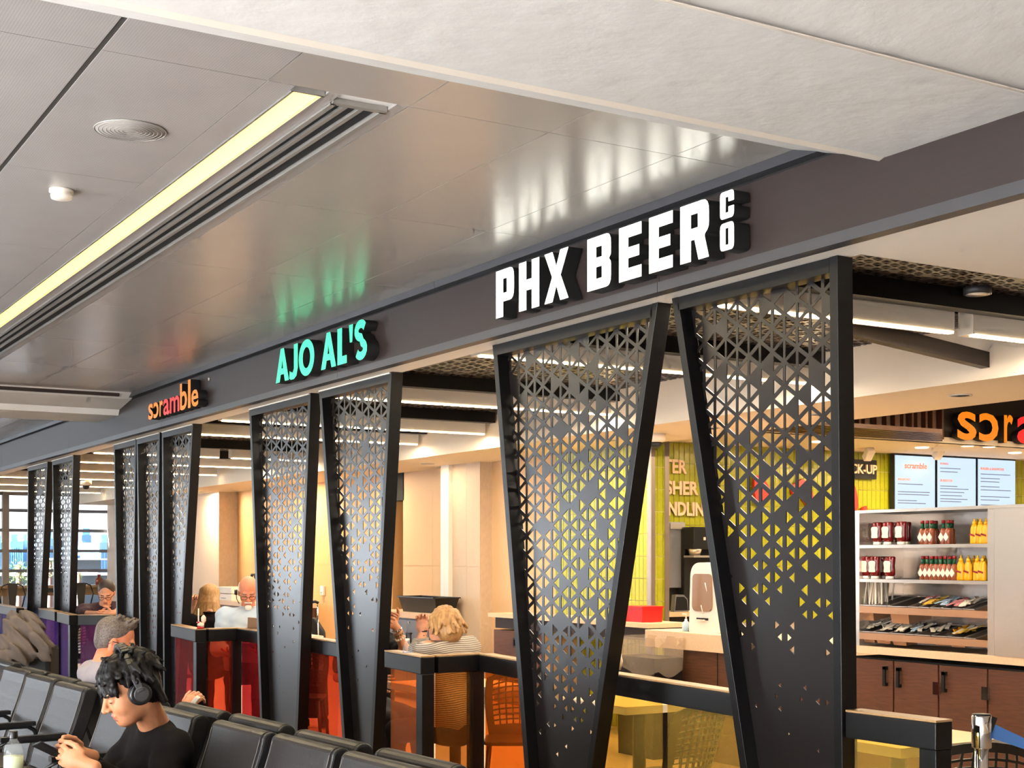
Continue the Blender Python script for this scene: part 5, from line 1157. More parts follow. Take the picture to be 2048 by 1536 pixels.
mat('lip', (178, 104, 88), .45); mat('brow_dark', (34, 26, 24), .8); mat('brow_grey', (120, 104, 92), .8); mat('hair_black', (10, 8, 9), .5, spec=.2, noise=(60, .5, (1, 1, .3), (18, 14, 14))); mat('hair_grey', (118, 104, 96), .6, noise=(120, .35, I3, (66, 58, 54))); mat('hair_blonde', (206, 160, 102), .5, noise=(70, .5, (1, 1, .3), (156, 108, 62))); mat('hair_white', (236, 226, 212), .6); mat('hair_brown', (62, 48, 42), .55)
mat('sweater_black', (20, 17, 17), .9, spec=.12, bump=(260, .25, I3)); mat('shirt_grey', (150, 142, 146), .85, bump=(200, .15, I3)); mat('shirt_maroon', (64, 34, 38), .8); mat('shirt_blue', (186, 200, 214), .8); mat('collar_blue', (150, 184, 216), .8); mat('jacket_black', (26, 22, 24), .85, spec=.15); mat('denim', (52, 60, 80), .85); mat('trousers_dark', (34, 34, 38), .85); mat('shoe', (26, 26, 28), .6)
mstr = mat('stripe_knit', (196, 178, 158), .9); n_ = mstr.node_tree; wv = n_.nodes.new('ShaderNodeTexWave'); wv.wave_type = 'RINGS'; wv.rings_direction = 'SPHERICAL'; wv.inputs['Scale'].default_value = 26; wv.inputs['Distortion'].default_value = .6
tcn = n_.nodes.new('ShaderNodeTexCoord'); n_.links.new(tcn.outputs['Object'], wv.inputs[0]); rr = n_.nodes.new('ShaderNodeValToRGB'); rr.color_ramp.elements[0].color = lin((112, 98, 88)); rr.color_ramp.elements[1].color = lin((214, 200, 182)); n_.links.new(wv.outputs[0], rr.inputs[0]); n_.links.new(rr.outputs[0], n_.nodes['Principled BSDF'].inputs['Base Color'])

def face_mats(T, R, c, k):
    Ri = np.array(R).T
    def fn(P_):
        q = ((P_-np.array(c)) @ Ri.T)/k; m = np.zeros(len(P_), int)
        m[(np.abs(q[:, 1]) < .021) & (q[:, 2] > -.085) & (q[:, 2] < -.059) & (q[:, 0] > .082)] = 1
        m[(np.abs(q[:, 1]) > .012) & (np.abs(q[:, 1]) < .05) & (q[:, 2] > .010) & (q[:, 2] < .0195) & (q[:, 0] > .05)] = 2
        m[(np.abs(q[:, 1]) > .018) & (np.abs(q[:, 1]) < .045) & (q[:, 2] > -.0125) & (q[:, 2] < -.0085) & (q[:, 0] > .07)] = 2
        return m
    return fn
def person(lab, J, headR, k, skin, hair_prims, hair_mat, shirt, trouser='trousers_dark', brow='brow_dark', hands=(), sleeve=1.0, bulk=1.0, hair_noise=None, hair_res=.005, neck_cut=.0, torso_fold=.004, jaw=1.0, hres=.0035, collar=True):
    """J: world joints head, neck, sl, sr (shoulders), el, er, wl, wr, chest, hip, kl, kr, fl, fr"""
    g = lambda n: Vector(J[n]); hip = g('hip')
    t = thing('person', lab, 'person', (hip.x, hip.y, 0)); b = bulk
    hp, T = head_prims(J['head'], headR, k, J['neck'], jaw=jaw)
    core = [('c', J['neck'], J['chest'], .06, .09, .05), ('c', J['chest'], J['hip'], .10, .11, .05), ('c', J['sl'], J['sr'], .05, .05, .05), ('c', J['sl'], J['el'], .046, .038, .03), ('c', J['sr'], J['er'], .046, .038, .03), ('c', J['el'], J['wl'], .038, .027, .02), ('c', J['er'], J['wr'], .038, .027, .02)]
    ms = [Field(hp).mesh(hres), Field(core).mesh(.011)]
    for pr_ in hands: ms.append(Field(pr_).mesh(.0038))
    join(ms, 'body', [skin, 'lip', brow], t, face_mats(T, headR, np.array(J['head']), k))
    ax = (g('sl')-g('sr')).normalized(); up_ = (g('neck')-g('chest')).normalized(); ch = g('chest'); mid = (g('sl')+g('sr'))/2
    tors = [('c', tuple(ch+ax*.07), tuple(ch-ax*.07), .115*b, .115*b, .05), ('c', tuple(mid+ax*.09-up_*.04), tuple(mid-ax*.09-up_*.04), .088*b, .088*b, .06), ('c', tuple(hip+ax*.06+Vector((0, 0, .06))), tuple(hip-ax*.06+Vector((0, 0, .06))), .12*b, .12*b, .07), ('c', tuple((ch+hip)/2+ax*.06), tuple((ch+hip)/2-ax*.06), .118*b, .118*b, .06), ('c', J['sl'], J['sr'], .07*b, .07*b, .04), ('c', tuple(mid), tuple(g('neck')-up_*.005), .07, .062, .04)]
    for s_, e_, w_ in (('sl', 'el', 'wl'), ('sr', 'er', 'wr')):
        if sleeve >= 1: tors += [('c', J[s_], J[e_], .064*b, .055*b, .035), ('c', J[e_], tuple(g(e_)+(g(w_)-g(e_))*.92), .055*b, .038*b, .03)]
        else: tors += [('c', J[s_], tuple(g(s_)+(g(e_)-g(s_))*sleeve*1.5), .066*b, .058*b, .035)]
    nk = g('neck')+up_*.012; Tn = (g('head')-g('neck')).normalized()
    join([Field(tors, fold(torso_fold, 42), [(tuple(nk+up_*neck_cut), tuple(up_*.9+Tn*.3))]).mesh(.0085)], 'shirt', [shirt], t)
    if collar: 
        Cn = []; cR = .064
        Rf = frame(up_ if abs(up_.z) < .99 else Vector((.01, 0, 1)), (1, 0, 0)); pts = []
        for q in range(17):
            a = 2*math.pi*q/16; pts.append(tuple(nk-up_*.006+(ax*math.cos(a)+up_.cross(ax)*math.sin(a))*cR))
        MB().tube(pts, .0085, 8).build('collar', shirt, t)
    legs = [('c', J['hip'], J['kl'], .105, .075, .05), ('c', J['hip'], J['kr'], .105, .075, .05), ('c', J['kl'], J['fl'], .07, .05, .03), ('c', J['kr'], J['fr'], .07, .05, .03), ('c', tuple(hip+ax*.07), tuple(hip-ax*.07), .12, .12, .05)]
    join([Field(legs, fold(.004, 30)).mesh(.016)], 'trousers', [trouser], t)
    ff = g('kl')-hip; ff.z = 0; ff.normalize()
    join([Field([('c', tuple(g(q)+Vector((0, 0, -.03))), tuple(g(q)+ff*.16+Vector((0, 0, -.045))), .045, .035, .02)]).mesh(.014) for q in ('fl', 'fr')], 'shoes', ['shoe'], t)
    if hair_prims: join([Field(hair_prims(T), hair_noise).mesh(hair_res)], 'hair', [hair_mat], t)
    return t, T
def legs_from(hip, fwd, side, knee=.44, z=.46, w_=.11):
    hip = Vector(hip); f_ = Vector(fwd).normalized(); s_ = Vector(side).normalized(); o = {}
    for n_, sg in (('l', 1), ('r', -1)):
        o['k'+n_] = tuple(Vector((hip.x, hip.y, z))+f_*knee+s_*w_*sg); o['f'+n_] = tuple(Vector((hip.x, hip.y, .09))+f_*(knee+.02)+s_*w_*sg)
    return o
CAMR = Vector((C_, -S_, 0)); CAMF = Vector((S_, C_, 0))
def camdir(r, f_, u=0): return (CAMR*r+CAMF*f_+Vector((0, 0, u))).normalized()
def glasses(T, t, k, full=True):
    m = MB()
    for sg in (-1, 1):
        pts = [tuple(T(.110, sg*.033+.026*math.cos(a), -.010+.017*math.sin(a))) for a in [2*math.pi*q/14 for q in range(15)]]; m.tube(pts, .0022*k, 6)
        m.tube([tuple(T(.108, sg*.058, -.004)), tuple(T(.04, sg*.08, .002)), tuple(T(-.012, sg*.084, .004)), tuple(T(-.03, sg*.083, -.012))], .0024*k, 6)
    m.tube([tuple(T(.112, -.008, -.006)), tuple(T(.114, 0, -.004)), tuple(T(.112, .008, -.006))], .002*k, 6)
    m.build('glasses', 'black_plastic', t)
def cap_hair(ext, thick, front=.03, low=-.05, side_low=-.02):
    """short hair: cap over the skull"""
    def fn(T):
        p = []; rnd = random.Random(3)
        p.append(('e', T(-.022, 0, .05), (.094+thick, .078+thick, .084+thick), None, .01)); return p
    return fn

# ---- boy with headphones
fN = N.copy(); hd_f = (fN*math.cos(math.radians(24))+Vector((0, 0, -1))*math.sin(math.radians(24))+U*.10).normalized(); HR = frame(hd_f)
hc = P(259, 1378, d=5.68); KH = 1.10
mid = P(318, 1478, d=5.86); seatc = C5+N*.42
J = dict(head=tuple(hc), neck=tuple(P(308, 1450, d=5.84)), sl=tuple(mid-U*.165+Vector((0, 0, -.02))), sr=tuple(mid+U*.165), chest=tuple(P(312, 1560, d=5.84)), hip=(seatc.x-N.x*.05, seatc.y-N.y*.05, .52),
         el=tuple(P(305, 1600, d=5.52)), er=tuple(P(205, 1560, d=5.95)), wl=tuple(P(166, 1527, d=5.33)), wr=tuple(P(163, 1508, d=5.52)))
J.update(legs_from(J['hip'], N, U*-1))
phc = P(100, 1502, d=5.38); ph_d = camdir(-.75, -.35, .35)
def handR(along, thumb_to): 
    a = Vector(along).normalized(); b = Vector(thumb_to); b = (b-a*a.dot(b)).normalized(); return Matrix((a, b, a.cross(b))).transposed()
hl = hand_prims(J['wl'], handR(Vector(P(112, 1508, d=5.36))-Vector(J['wl']), (0, 0, -1)), 1.0, (.55, .95, .7), -1, (.85, .35, -.2))
hr = hand_prims(J['wr'], handR(Vector(P(116, 1498, d=5.45))-Vector(J['wr']), (0, 0, 1)), 1.0, (.55, .95, .7), 1, (.85, .35, -.2))
def boy_hair(T):
    rnd = random.Random(11); M = np.array(HR); p = [('e', T(-.03, 0, .048), (.098*KH, .090*KH, .086*KH), M, .01), ('e', T(-.055, 0, -.01), (.062*KH, .084*KH, .078*KH), M, .03)]
    for q in range(210):     # locks combed along the skull
        az = rnd.uniform(-math.pi, math.pi); el = rnd.uniform(-.2, 1.35); cx, cy2, cz = math.cos(el)*math.cos(az), math.cos(el)*math.sin(az), math.sin(el)
        if cx > .35 and cz < .35: continue
        if cx > -.25 and cz < -.05: continue
        a_ = Vector((-.03+.097*cx, .090*cy2, .045+.087*cz)); tan = Vector((cx*cz, cy2*cz, -(cx*cx+cy2*cy2)))*.045+Vector((rnd.gauss(.006, .012), rnd.gauss(0, .014), rnd.gauss(0, .01)))
        b_ = a_+tan; n2 = Vector((b_.x+.03, b_.y, b_.z-.045)); b_ = Vector((-.03, 0, .045))+n2*(1.03+rnd.uniform(-.02, .05))
        p.append(('c', T(*a_), T(*b_), .014*KH, .006*KH, .010))
    for q in range(34):      # fringe falling over the forehead
        y = -.074+.148*q/33; p.append(('c', T(.03, y*.85, .108), T(.075-abs(y)*.3, y*.98, .085), .017*KH, .014*KH, .012)); p.append(('c', T(.075-abs(y)*.3, y*.98, .085), T(.104-abs(y)*.6+rnd.uniform(-.004, .004), y*1.06, .030+rnd.uniform(-.014, .014)-abs(y)*.2), .014*KH, .005*KH, .010))
    for q in range(40):      # nape
        y = rnd.choice((-1, 1))*rnd.uniform(.0, .082); p.append(('c', T(-.078, y*.9, -.0), T(-.082-rnd.uniform(0, .012), y, -.085+rnd.uniform(-.012, .012)+abs(y)*.1), .014*KH, .005*KH, .010))
    return p
t, T = person('dark-haired boy with black headphones looking down at a phone', J, HR, KH, 'skin_tan', boy_hair, 'hair_black', 'sweater_black', hands=[hl, hr], bulk=1.12, hair_res=.004, hres=.003, hair_noise=lambda X, Y, Z: (.0022*np.sin(X*210+3*np.sin(Z*60))*np.sin(Y*190+2*np.sin(X*50))*np.sin(Z*120)).astype('f4'))
# headphones are their own thing, worn on the head
hpn = thing('headphones', 'black over-ear headphones worn by the dark-haired boy', 'headphones', tuple(hc))
pts = [tuple(T(-.012-.02*math.sin(a), .112*math.cos(a), -.02+.176*math.sin(a))) for a in [math.pi*q/18 for q in range(19)]]
R2 = np.array(HR)
m = MB(); 
for i_, a in enumerate(pts[:-1]): m.bar(a, pts[i_+1], .030, .012, up=tuple(Vector(a)-hc))
m.build('headband', 'black_plastic', hpn, bevel=.003)
m = MB(); mm = [tuple(T(-.014-.02*math.sin(a), .118*math.cos(a), -.02+.183*math.sin(a))) for a in [math.pi*(.33+.34*q/10) for q in range(11)]]
for i_, a in enumerate(mm[:-1]): m.bar(a, mm[i_+1], .036, .018, up=tuple(Vector(a)-hc))
m.build('head_pad', 'seat_side', hpn, bevel=.004)
for sg in (-1, 1):
    L_ = Vector(T(0, 1, 0))-Vector(T(0, 0, 0)); L_.normalize(); L_ *= sg; c0 = Vector(T(-.01, sg*.085, -.015))
    for nm2, rr_, o0, o1, mm_ in (('cushion', .047, .0, .022, 'black_matte'), ('cup', .044, .022, .04, 'black_plastic'), ('cup_plate', .03, .04, .046, 'trim_grey')):
        m = MB(); m.tube([c0+L_*o0, c0+L_*(o0*.8+o1*.2), c0+L_*(o0*.2+o1*.8), c0+L_*o1], [rr_*.86, rr_, rr_, rr_*.86], 26); m.build(nm2, mm_, hpn)
    m = MB(); m.bar(T(-.014, sg*.112, .045), T(-.012, sg*.125, -.005), .026, .01, up=tuple(L_)); m.build('yoke', 'trim_grey', hpn, bevel=.002)
ph = thing('smartphone', 'black smartphone held by the boy with headphones', 'phone', tuple(phc))
pn = (hc-phc).normalized(); px_ = P(72, 1487, d=5.36); py_ = P(128, 1514, d=5.42); av = (px_-py_).normalized(); sv = av.cross(pn).normalized()
MB().bar(py_, px_, .072, .009, up=tuple(pn)).build('case', 'black_plastic', ph, bevel=.003)
MB().bar(py_+av*.006+pn.cross(av).cross(av)*0+Vector((0, 0, .0055)), px_-av*.006+Vector((0, 0, .0055)), .066, .001, up=tuple(pn)).build('display', mat('phone_display', (60, 40, 70), .2, emit=(120, 60, 110), es=.3) and 'phone_display', ph)

# ---- grey-haired man, rear row, facing the restaurants
gF = (camdir(.96, .26)*math.cos(.26)+Vector((0, 0, -1))*math.sin(.26)).normalized(); GR = frame(gF); gc_ = P(231, 1284, d=7.95); gm_ = P(205, 1352, d=7.85)
J = dict(head=tuple(gc_), neck=tuple(P(208, 1326, d=7.85)), sl=tuple(gm_+U*.18), sr=tuple(gm_-U*.18), chest=tuple(P(206, 1400, d=7.9)), hip=tuple((B4-N*.33+Vector((0, 0, .52)))), el=tuple(gm_+U*.24-N*.12+Vector((0, 0, -.25))), er=tuple(gm_-U*.24-N*.12+Vector((0, 0, -.25))), wl=tuple(gm_+U*.1-N*.36+Vector((0, 0, -.26))), wr=tuple(gm_-U*.1-N*.36+Vector((0, 0, -.26))))
J.update(legs_from(J['hip'], -N, U))
def grey_hair(T):
    K_ = 1.1; M = np.array(GR); p = [('e', T(-.02, 0, .05), (.095*K_, .082*K_, .083*K_), M, .01), ('e', T(-.045, 0, -.0), (.065*K_, .076*K_, .07*K_), M, .02), ('e', T(.045, 0, .105), (.04*K_, .055*K_, .024*K_), M, .02)]
    rnd = random.Random(5)
    for q in range(40): y = rnd.uniform(-.05, .05); x = rnd.uniform(-.05, .07); p.append(('c', T(x, y, .118), T(x+.02, y+rnd.uniform(-.01, .01), .14+rnd.uniform(-.012, .006)), .010, .004, .006))
    p.append(('-e', T(.115, 0, -.03), (.098*K_, .13*K_, .095*K_), M, .008)); p.append(('-e', T(.0, .085, -.035), (.036, .03, .05), M, .008)); p.append(('-e', T(.0, -.085, -.035), (.036, .03, .05), M, .008)); return p
hands_ = [hand_prims(J['wl'], handR(-N, (0, 0, 1)), 1, (.5, .6, .5), -1), hand_prims(J['wr'], handR(-N, (0, 0, 1)), 1, (.5, .6, .5), 1)]
t, T = person('grey-haired man with glasses in a grey shirt seated facing away', J, GR, 1.1, 'skin_ruddy', grey_hair, 'hair_grey', 'shirt_grey', 'denim', 'brow_grey', hands_, sleeve=.5, bulk=1.08); glasses(T, t, 1.1)

# ---- person sunk low in the rear row: hand with a white phone
h2 = P(262, 1392, d=7.25); J = dict(head=tuple(h2), neck=tuple(h2+Vector((0, 0, -.2))+N*.02), sl=tuple(h2+U*.17+Vector((0, 0, -.26))), sr=tuple(h2-U*.17+Vector((0, 0, -.26))), chest=tuple(h2+Vector((0, 0, -.38))-N*.05), hip=tuple(Vector((h2.x, h2.y, .50))-N*.3), el=tuple(h2+U*.2+Vector((0, 0, -.42))-N*.15), er=tuple(P(352, 1470, d=7.0)), wl=tuple(h2+U*.05+Vector((0, 0, -.4))-N*.4), wr=tuple(P(372, 1426, d=7.05)))
J.update(legs_from(J['hip'], -N, U)); FR = frame((-N+Vector((0, 0, -.2))).normalized())
hh_ = [hand_prims(J['wr'], handR(camdir(.35, .1, .75), camdir(-.7, .4, .3)), 1, (.8, .9, .6), 1, (.7, .5, -.3)), hand_prims(J['wl'], handR(-N, (0, 0, 1)), 1, (.5, .6, .5), -1)]
def plain_hair(Mx, K_): return lambda T: [('e', T(-.022, 0, .048), (.098*K_, .084*K_, .086*K_), np.array(Mx), .01), ('e', T(-.045, 0, -.0), (.065*K_, .078*K_, .07*K_), np.array(Mx), .02), ('-e', T(.105, 0, -.02), (.07*K_, .12*K_, .085*K_), np.array(Mx), .012)]
t, T = person('person slumped low in the rear row holding up a white phone', J, FR, 1.0, 'skin_fair', plain_hair(FR, 1.0), 'hair_brown', 'jacket_black', hands=hh_)
wp = thing('white_phone', 'white phone held up between two rear row seat backs', 'phone', tuple(P(390, 1405, d=7.05))); a_ = P(396, 1394, d=7.02); b_2 = P(381, 1416, d=7.02)
MB().bar(b_2, a_, .022, .07, up=tuple(camdir(.0, 1, .1))).build('case', 'white_plastic', wp, bevel=.003); MB().bar(b_2+CAMF*.036, a_+CAMF*.036, .018, .002, up=tuple(camdir(0, 1, .1))).build('display', 'black_plastic', wp)

# ---- woman in grey-striped sweater, back to the camera
wF = (Vector((-.05, 1, 0))+Vector((0, 0, -.25))+camdir(-1, 0)*.25).normalized(); WR_ = frame(wF); wc = P(886, 1256, d=8.95); wm = P(897, 1290, d=8.95); SD = WR_ @ Vector((0, 1, 0)); SD.z = 0; SD.normalize(); FD = Vector((SD.y, -SD.x, 0))
J = dict(head=tuple(wc), neck=tuple(P(895, 1282, d=8.95)), sl=tuple(wm+SD*.17+Vector((0, 0, -.02))), sr=tuple(wm-SD*.17+Vector((0, 0, -.03))), chest=tuple(wm+Vector((0, 0, -.2))+FD*.02), hip=(wm.x-FD.x*.05, wm.y-FD.y*.05, .52), el=tuple(P(838, 1300, d=9.1)), er=tuple(wm-SD*.22+FD*.18+Vector((0, 0, -.22))), wl=tuple(P(845, 1264, d=9.15)), wr=tuple(P(905, 1300, d=9.3)))
J.update(legs_from(J['hip'], FD, SD))
def short_blonde(T):
    rnd = random.Random(9); M = np.array(WR_); p = [('e', T(-.03, 0, .04), (.105, .098, .095), M, .01), ('e', T(-.06, 0, -.03), (.07, .092, .08), M, .02)]
    for q in range(120):
        az = rnd.uniform(-math.pi, math.pi); el = rnd.uniform(-.5, 1.4); cx, cy2, cz = math.cos(el)*math.cos(az), math.cos(el)*math.sin(az), math.sin(el)
        if cx > .45: continue
        p.append(('c', T(-.03+.1*cx, .092*cy2, .03+.095*cz), T(-.03+.115*cx+rnd.gauss(0, .01), .105*cy2+rnd.gauss(0, .012), .005+.09*cz-.02), .015, .008, .006))
    return p
t, T = person('short-haired blonde woman in a grey-striped sweater seen from behind', J, WR_, 1.04, 'skin_fair', short_blonde, 'hair_blonde', 'stripe_knit', hands=[hand_prims(J['wl'], handR((0, .1, 1), camdir(1, 0)), 1, (.7, .9, .6), 1), hand_prims(J['wr'], handR(FD, (0, 0, 1)), 1, (.5, .6, .5), 1)], bulk=1.15, hair_res=.0055)
# ---- companion across the table, hidden by the screen except the forearm
cc = P(738, 1218, d=10.1); SD2 = camdir(1, .1); FD2 = Vector((.12, -1, 0)).normalized(); CR = frame((FD2+Vector((0, 0, -.15))).normalized()); cm_ = cc+Vector((0, 0, -.24))
J = dict(head=tuple(cc), neck=tuple(cc+Vector((0, 0, -.18))), sl=tuple(cm_+SD2*.17), sr=tuple(cm_-SD2*.17), chest=tuple(cm_+Vector((0, 0, -.2))), hip=(cm_.x, cm_.y, .52), el=tuple(P(812, 1302, d=9.6)), er=tuple(cm_-SD2*.22+Vector((0, 0, -.25))), wl=tuple(P(790, 1252, d=9.55)), wr=tuple(cm_-SD2*.1+FD2*.3+Vector((0, 0, -.25))))
J.update(legs_from(J['hip'], FD2, SD2))
t, T = person('woman with a raised bare forearm and bracelets half hidden by a screen', J, CR, 1.0, 'skin_fair', plain_hair(CR, 1.05), 'hair_brown', 'jacket_black', hands=[hand_prims(J['wl'], handR(P(776, 1236, d=9.5)-Vector(J['wl']), (0, 0, 1)), 1, (.9, .9, .6), 1), hand_prims(J['wr'], handR(FD2, (0, 0, 1)), 1, (.5, .6, .5), -1)], sleeve=.5)
br = thing('bracelets', 'beaded bracelets on the raised forearm beside the screen', 'bracelet', J['wl'])
ar = (Vector(J['el'])-Vector(J['wl'])).normalized(); s1_ = ar.cross(Vector((0, 0, 1))).normalized(); s2_ = ar.cross(s1_)
for q in range(3):
    c = Vector(J['wl'])+ar*(.035+.03*q); m = MB()
    for a in range(12): m.lathe(tuple(c+(s1_*math.cos(a*math.pi/6)+s2_*math.sin(a*math.pi/6))*.033-Vector((0, 0, .008))), [(.004, 0), (.009, .008), (.004, .016)], 7)
    m.build('bracelet_strand', ('chrome', 'rail_wood', 'label_cream')[q], br)
q = P(815, 1306, d=8.55); tw = thing('small_water_bottle', 'half-hidden clear water bottle with blue label on the striped woman\'s table', 'bottle', (q.x, q.y, .98)); qz = P(815, 1277, d=8.55).z
MB().lathe((q.x, q.y, qz-.2), [(.03, 0), (.032, .01), (.032, .11), (.03, .14), (.012, .18), (.011, .185)], 18).build('body', 'bottle_clear', tw); MB().lathe((q.x, q.y, qz-.2), [(.033, .05), (.033, .115)], 18).build('label_paper', 'belt_blue', tw); MB().lathe((q.x, q.y, qz-.017), [(.0135, 0), (.0135, .017)], 14).build('cap', 'white_plastic', tw)
tw.location.z = qz-.2; 
for ch_ in tw.children: ch_.location.z += .98-(qz-.2)

# ---- man with headset and laptop
oF = (camdir(.16, -1)+Vector((0, 0, -.42))).normalized(); OR = frame(oF); oc = P(497, 1183, d=12.25); om = P(494, 1222, d=12.3); SDo = OR @ Vector((0, 1, 0)); SDo.z = 0; SDo.normalize(); FDo = Vector((SDo.y, -SDo.x, 0))
J = dict(head=tuple(oc), neck=tuple(P(496, 1216, d=12.35)), sl=tuple(om+SDo*.19+Vector((0, 0, -.05))), sr=tuple(om-SDo*.19+Vector((0, 0, -.05))), chest=tuple(om+Vector((0, 0, -.24))), hip=(om.x-FDo.x*.1, om.y-FDo.y*.1, .6), el=tuple(om+SDo*.25+Vector((0, 0, -.32))+FDo*.08), er=tuple(om-SDo*.25+Vector((0, 0, -.32))+FDo*.08), wl=tuple(om+SDo*.12+Vector((0, 0, -.34))+FDo*.32), wr=tuple(om-SDo*.12+Vector((0, 0, -.34))+FDo*.32))
J.update(legs_from(J['hip'], FDo, SDo, z=.56))
def old_hair(T):
    M = np.array(OR); p = []
    for sg in (-1, 1): p += [('e', T(-.035, sg*.068, .02), (.055, .02, .05), M, .01), ('e', T(-.09, sg*.03, .02), (.03, .05, .05), M, .02)]
    p += [('e', T(.085, 0, -.105), (.026, .03, .028), M, .015), ('c', T(.098, -.026, -.058), T(.100, .026, -.058), .008, .008, .008)]; return p
t, T = person('balding man with white goatee, headset and pale blue shirt at a laptop', J, OR, 1.06, 'skin_ruddy', old_hair, 'hair_white', 'shirt_blue', brow='brow_grey', hands=[hand_prims(J[w_], handR(FDo, (SDo*-sg)), 1, (.4, .5, .4), sg) for w_, sg in (('wl', 1), ('wr', 1))], bulk=1.2, torso_fold=.006)
glasses(T, t, 1.06)
nk_ = Vector(J['neck']); MB().add([nk_+SDo*.07+Vector((0, 0, .02)), nk_+SDo*.02+FDo*.1+Vector((0, 0, -.1)), nk_+SDo*.09+FDo*.1+Vector((0, 0, -.07)), nk_-SDo*.07+Vector((0, 0, .02)), nk_-SDo*.02+FDo*.1+Vector((0, 0, -.1)), nk_-SDo*.09+FDo*.1+Vector((0, 0, -.07))], [(0, 1, 2), (3, 4, 5)]).build('collar_points', 'collar_blue', t, fix=False)
hs_ = thing('headset', 'small black earpiece headset on the balding man', 'headset', tuple(T(-.01, -.1, 0))); MB().tube([T(-.012, -.09, -.012), T(-.012, -.115, -.012)], [.026, .022], 14).build('earpiece', 'black_plastic', hs_); MB().tube([T(-.005, -.1, -.02), T(.04, -.095, -.05), T(.085, -.075, -.07)], .004, 6).build('boom', 'black_plastic', hs_)
lp = thing('laptop', 'open grey-brown laptop lid on the table in front of the balding man', 'laptop', tuple(P(515, 1256, d=11.6))); a = P(496, 1258, d=11.55); b = P(536, 1262, d=11.35); up_l = (P(497, 1234, d=11.45)-a); mat('laptop_lid', (176, 146, 122), .35, .5)
nl = (b-a).cross(up_l).normalized()*.008
MB().add([a, b, b+up_l, a+up_l, a+nl, b+nl, b+up_l+nl, a+up_l+nl], [(0, 1, 2, 3), (4, 7, 6, 5), (0, 4, 5, 1), (1, 5, 6, 2), (2, 6, 7, 3), (3, 7, 4, 0)]).build('lid', 'laptop_lid', lp); fb = camdir(-.1, 1)*.24
MB().add([a, b, b+fb, a+fb, a-Vector((0, 0, .016)), b-Vector((0, 0, .016)), b+fb-Vector((0, 0, .016)), a+fb-Vector((0, 0, .016))], [(0, 1, 2, 3), (4, 7, 6, 5), (0, 4, 5, 1), (1, 5, 6, 2), (2, 6, 7, 3), (3, 7, 4, 0)]).build('base', 'laptop_lid', lp)
# ---- long-haired woman in black, back to the camera
bF = (camdir(-.05, 1)+Vector((0, 0, -.2))).normalized(); BR = frame(bF); bc = P(420, 1196, d=13.0); bm_ = P(419, 1236, d=12.9); SDb = camdir(-1, 0); FDb = camdir(0, 1)
J = dict(head=tuple(bc), neck=tuple(P(420, 1226, d=12.9)), sl=tuple(bm_+SDb*.17+Vector((0, 0, -.04))), sr=tuple(bm_-SDb*.17+Vector((0, 0, -.04))), chest=tuple(bm_+Vector((0, 0, -.22))), hip=(bm_.x, bm_.y, .6), el=tuple(bm_+SDb*.24+FDb*.12+Vector((0, 0, -.24))), er=tuple(bm_-SDb*.24+FDb*.1+Vector((0, 0, -.26))), wl=tuple(P(391, 1212, d=13.2)), wr=tuple(bm_-SDb*.12+FDb*.3+Vector((0, 0, -.26))))
J.update(legs_from(J['hip'], FDb, SDb, z=.56))
def long_blonde(T):
    rnd = random.Random(4); M = np.array(BR); p = [('e', T(-.02, 0, .04), (.105, .092, .095), M, .01)]
    for q in range(60):
        y = rnd.uniform(-1, 1); x = -.04-.06*math.sqrt(1-y*y)
        mid_ = Vector(T(x-.01, y*.09, -.06)); end = mid_+Vector((0, 0, -.12-.1*rnd.random()))+SDb*(y*.05+rnd.gauss(0, .012))-FDb*.03
        p.append(('c', T(x+.02, y*.075, .07), tuple(mid_), .02, .017, .006)); p.append(('c', tuple(mid_), tuple(end), .017, .006, .006))
    return p
t, T = person('woman with long blonde hair in black seen from behind', J, BR, 1.0, 'skin_fair', long_blonde, 'hair_blonde', 'jacket_black', hands=[hand_prims(J['wl'], handR((0, 0, 1), camdir(1, 0)), 1, (1.1, 1.0, .6), 1), hand_prims(J['wr'], handR(FDb, (0, 0, 1)), 1, (.5, .6, .5), 1)], bulk=1.08, hair_res=.0055)
# red chair backs glimpsed behind her, table ornament
for x, y0_, y1_, dd, lab in ((374, 1214, 1240, 13.3, 'red chair back glimpsed beside the long-haired woman'), (327, 1214, 1245, 14.0, 'red chair back glimpsed between two tight screens')):
    q = P(x, y1_, d=dd); c = thing('red_chair', lab, 'chair', (q.x, q.y, 0)); MB().bar((q.x-.18, q.y, .5), (q.x-.18, q.y, 1.02), .03, .03).bar((q.x+.18, q.y, .5), (q.x+.18, q.y, 1.02), .03, .03).build('back_frame', 'red_plastic', c); MB().box((q.x-.17, q.y-.02, .75), (q.x+.17, q.y+.02, 1.06)).build('backrest', 'red_plastic', c, bevel=.01); MB().box((q.x-.2, q.y, .45), (q.x+.2, q.y+.4, .49)).build('seat', 'red_plastic', c, bevel=.01)
    for dx in (-.18, .18):
        for dy in (.02, .38): MB().tube([(q.x+dx, q.y+dy, 0), (q.x+dx, q.y+dy, .45)], .015).build('leg', 'red_plastic', c)
q = P(401, 1257, Z=ZR); tn = thing('table_marker', 'small cream and red table marker with a thin upright stick on the railing', 'table marker', (q.x, q.y, ZR))
qs = P(397, 1254, Z=ZR); MB().tube([(qs.x, qs.y, ZR), (qs.x, qs.y, ZR+.155)], .006).build('stick', 'label_cream', tn); MB().lathe((q.x, q.y, ZR), [(.03, 0), (.03, .012), (.015, .025)], 14).build('base', 'red_plastic', tn)
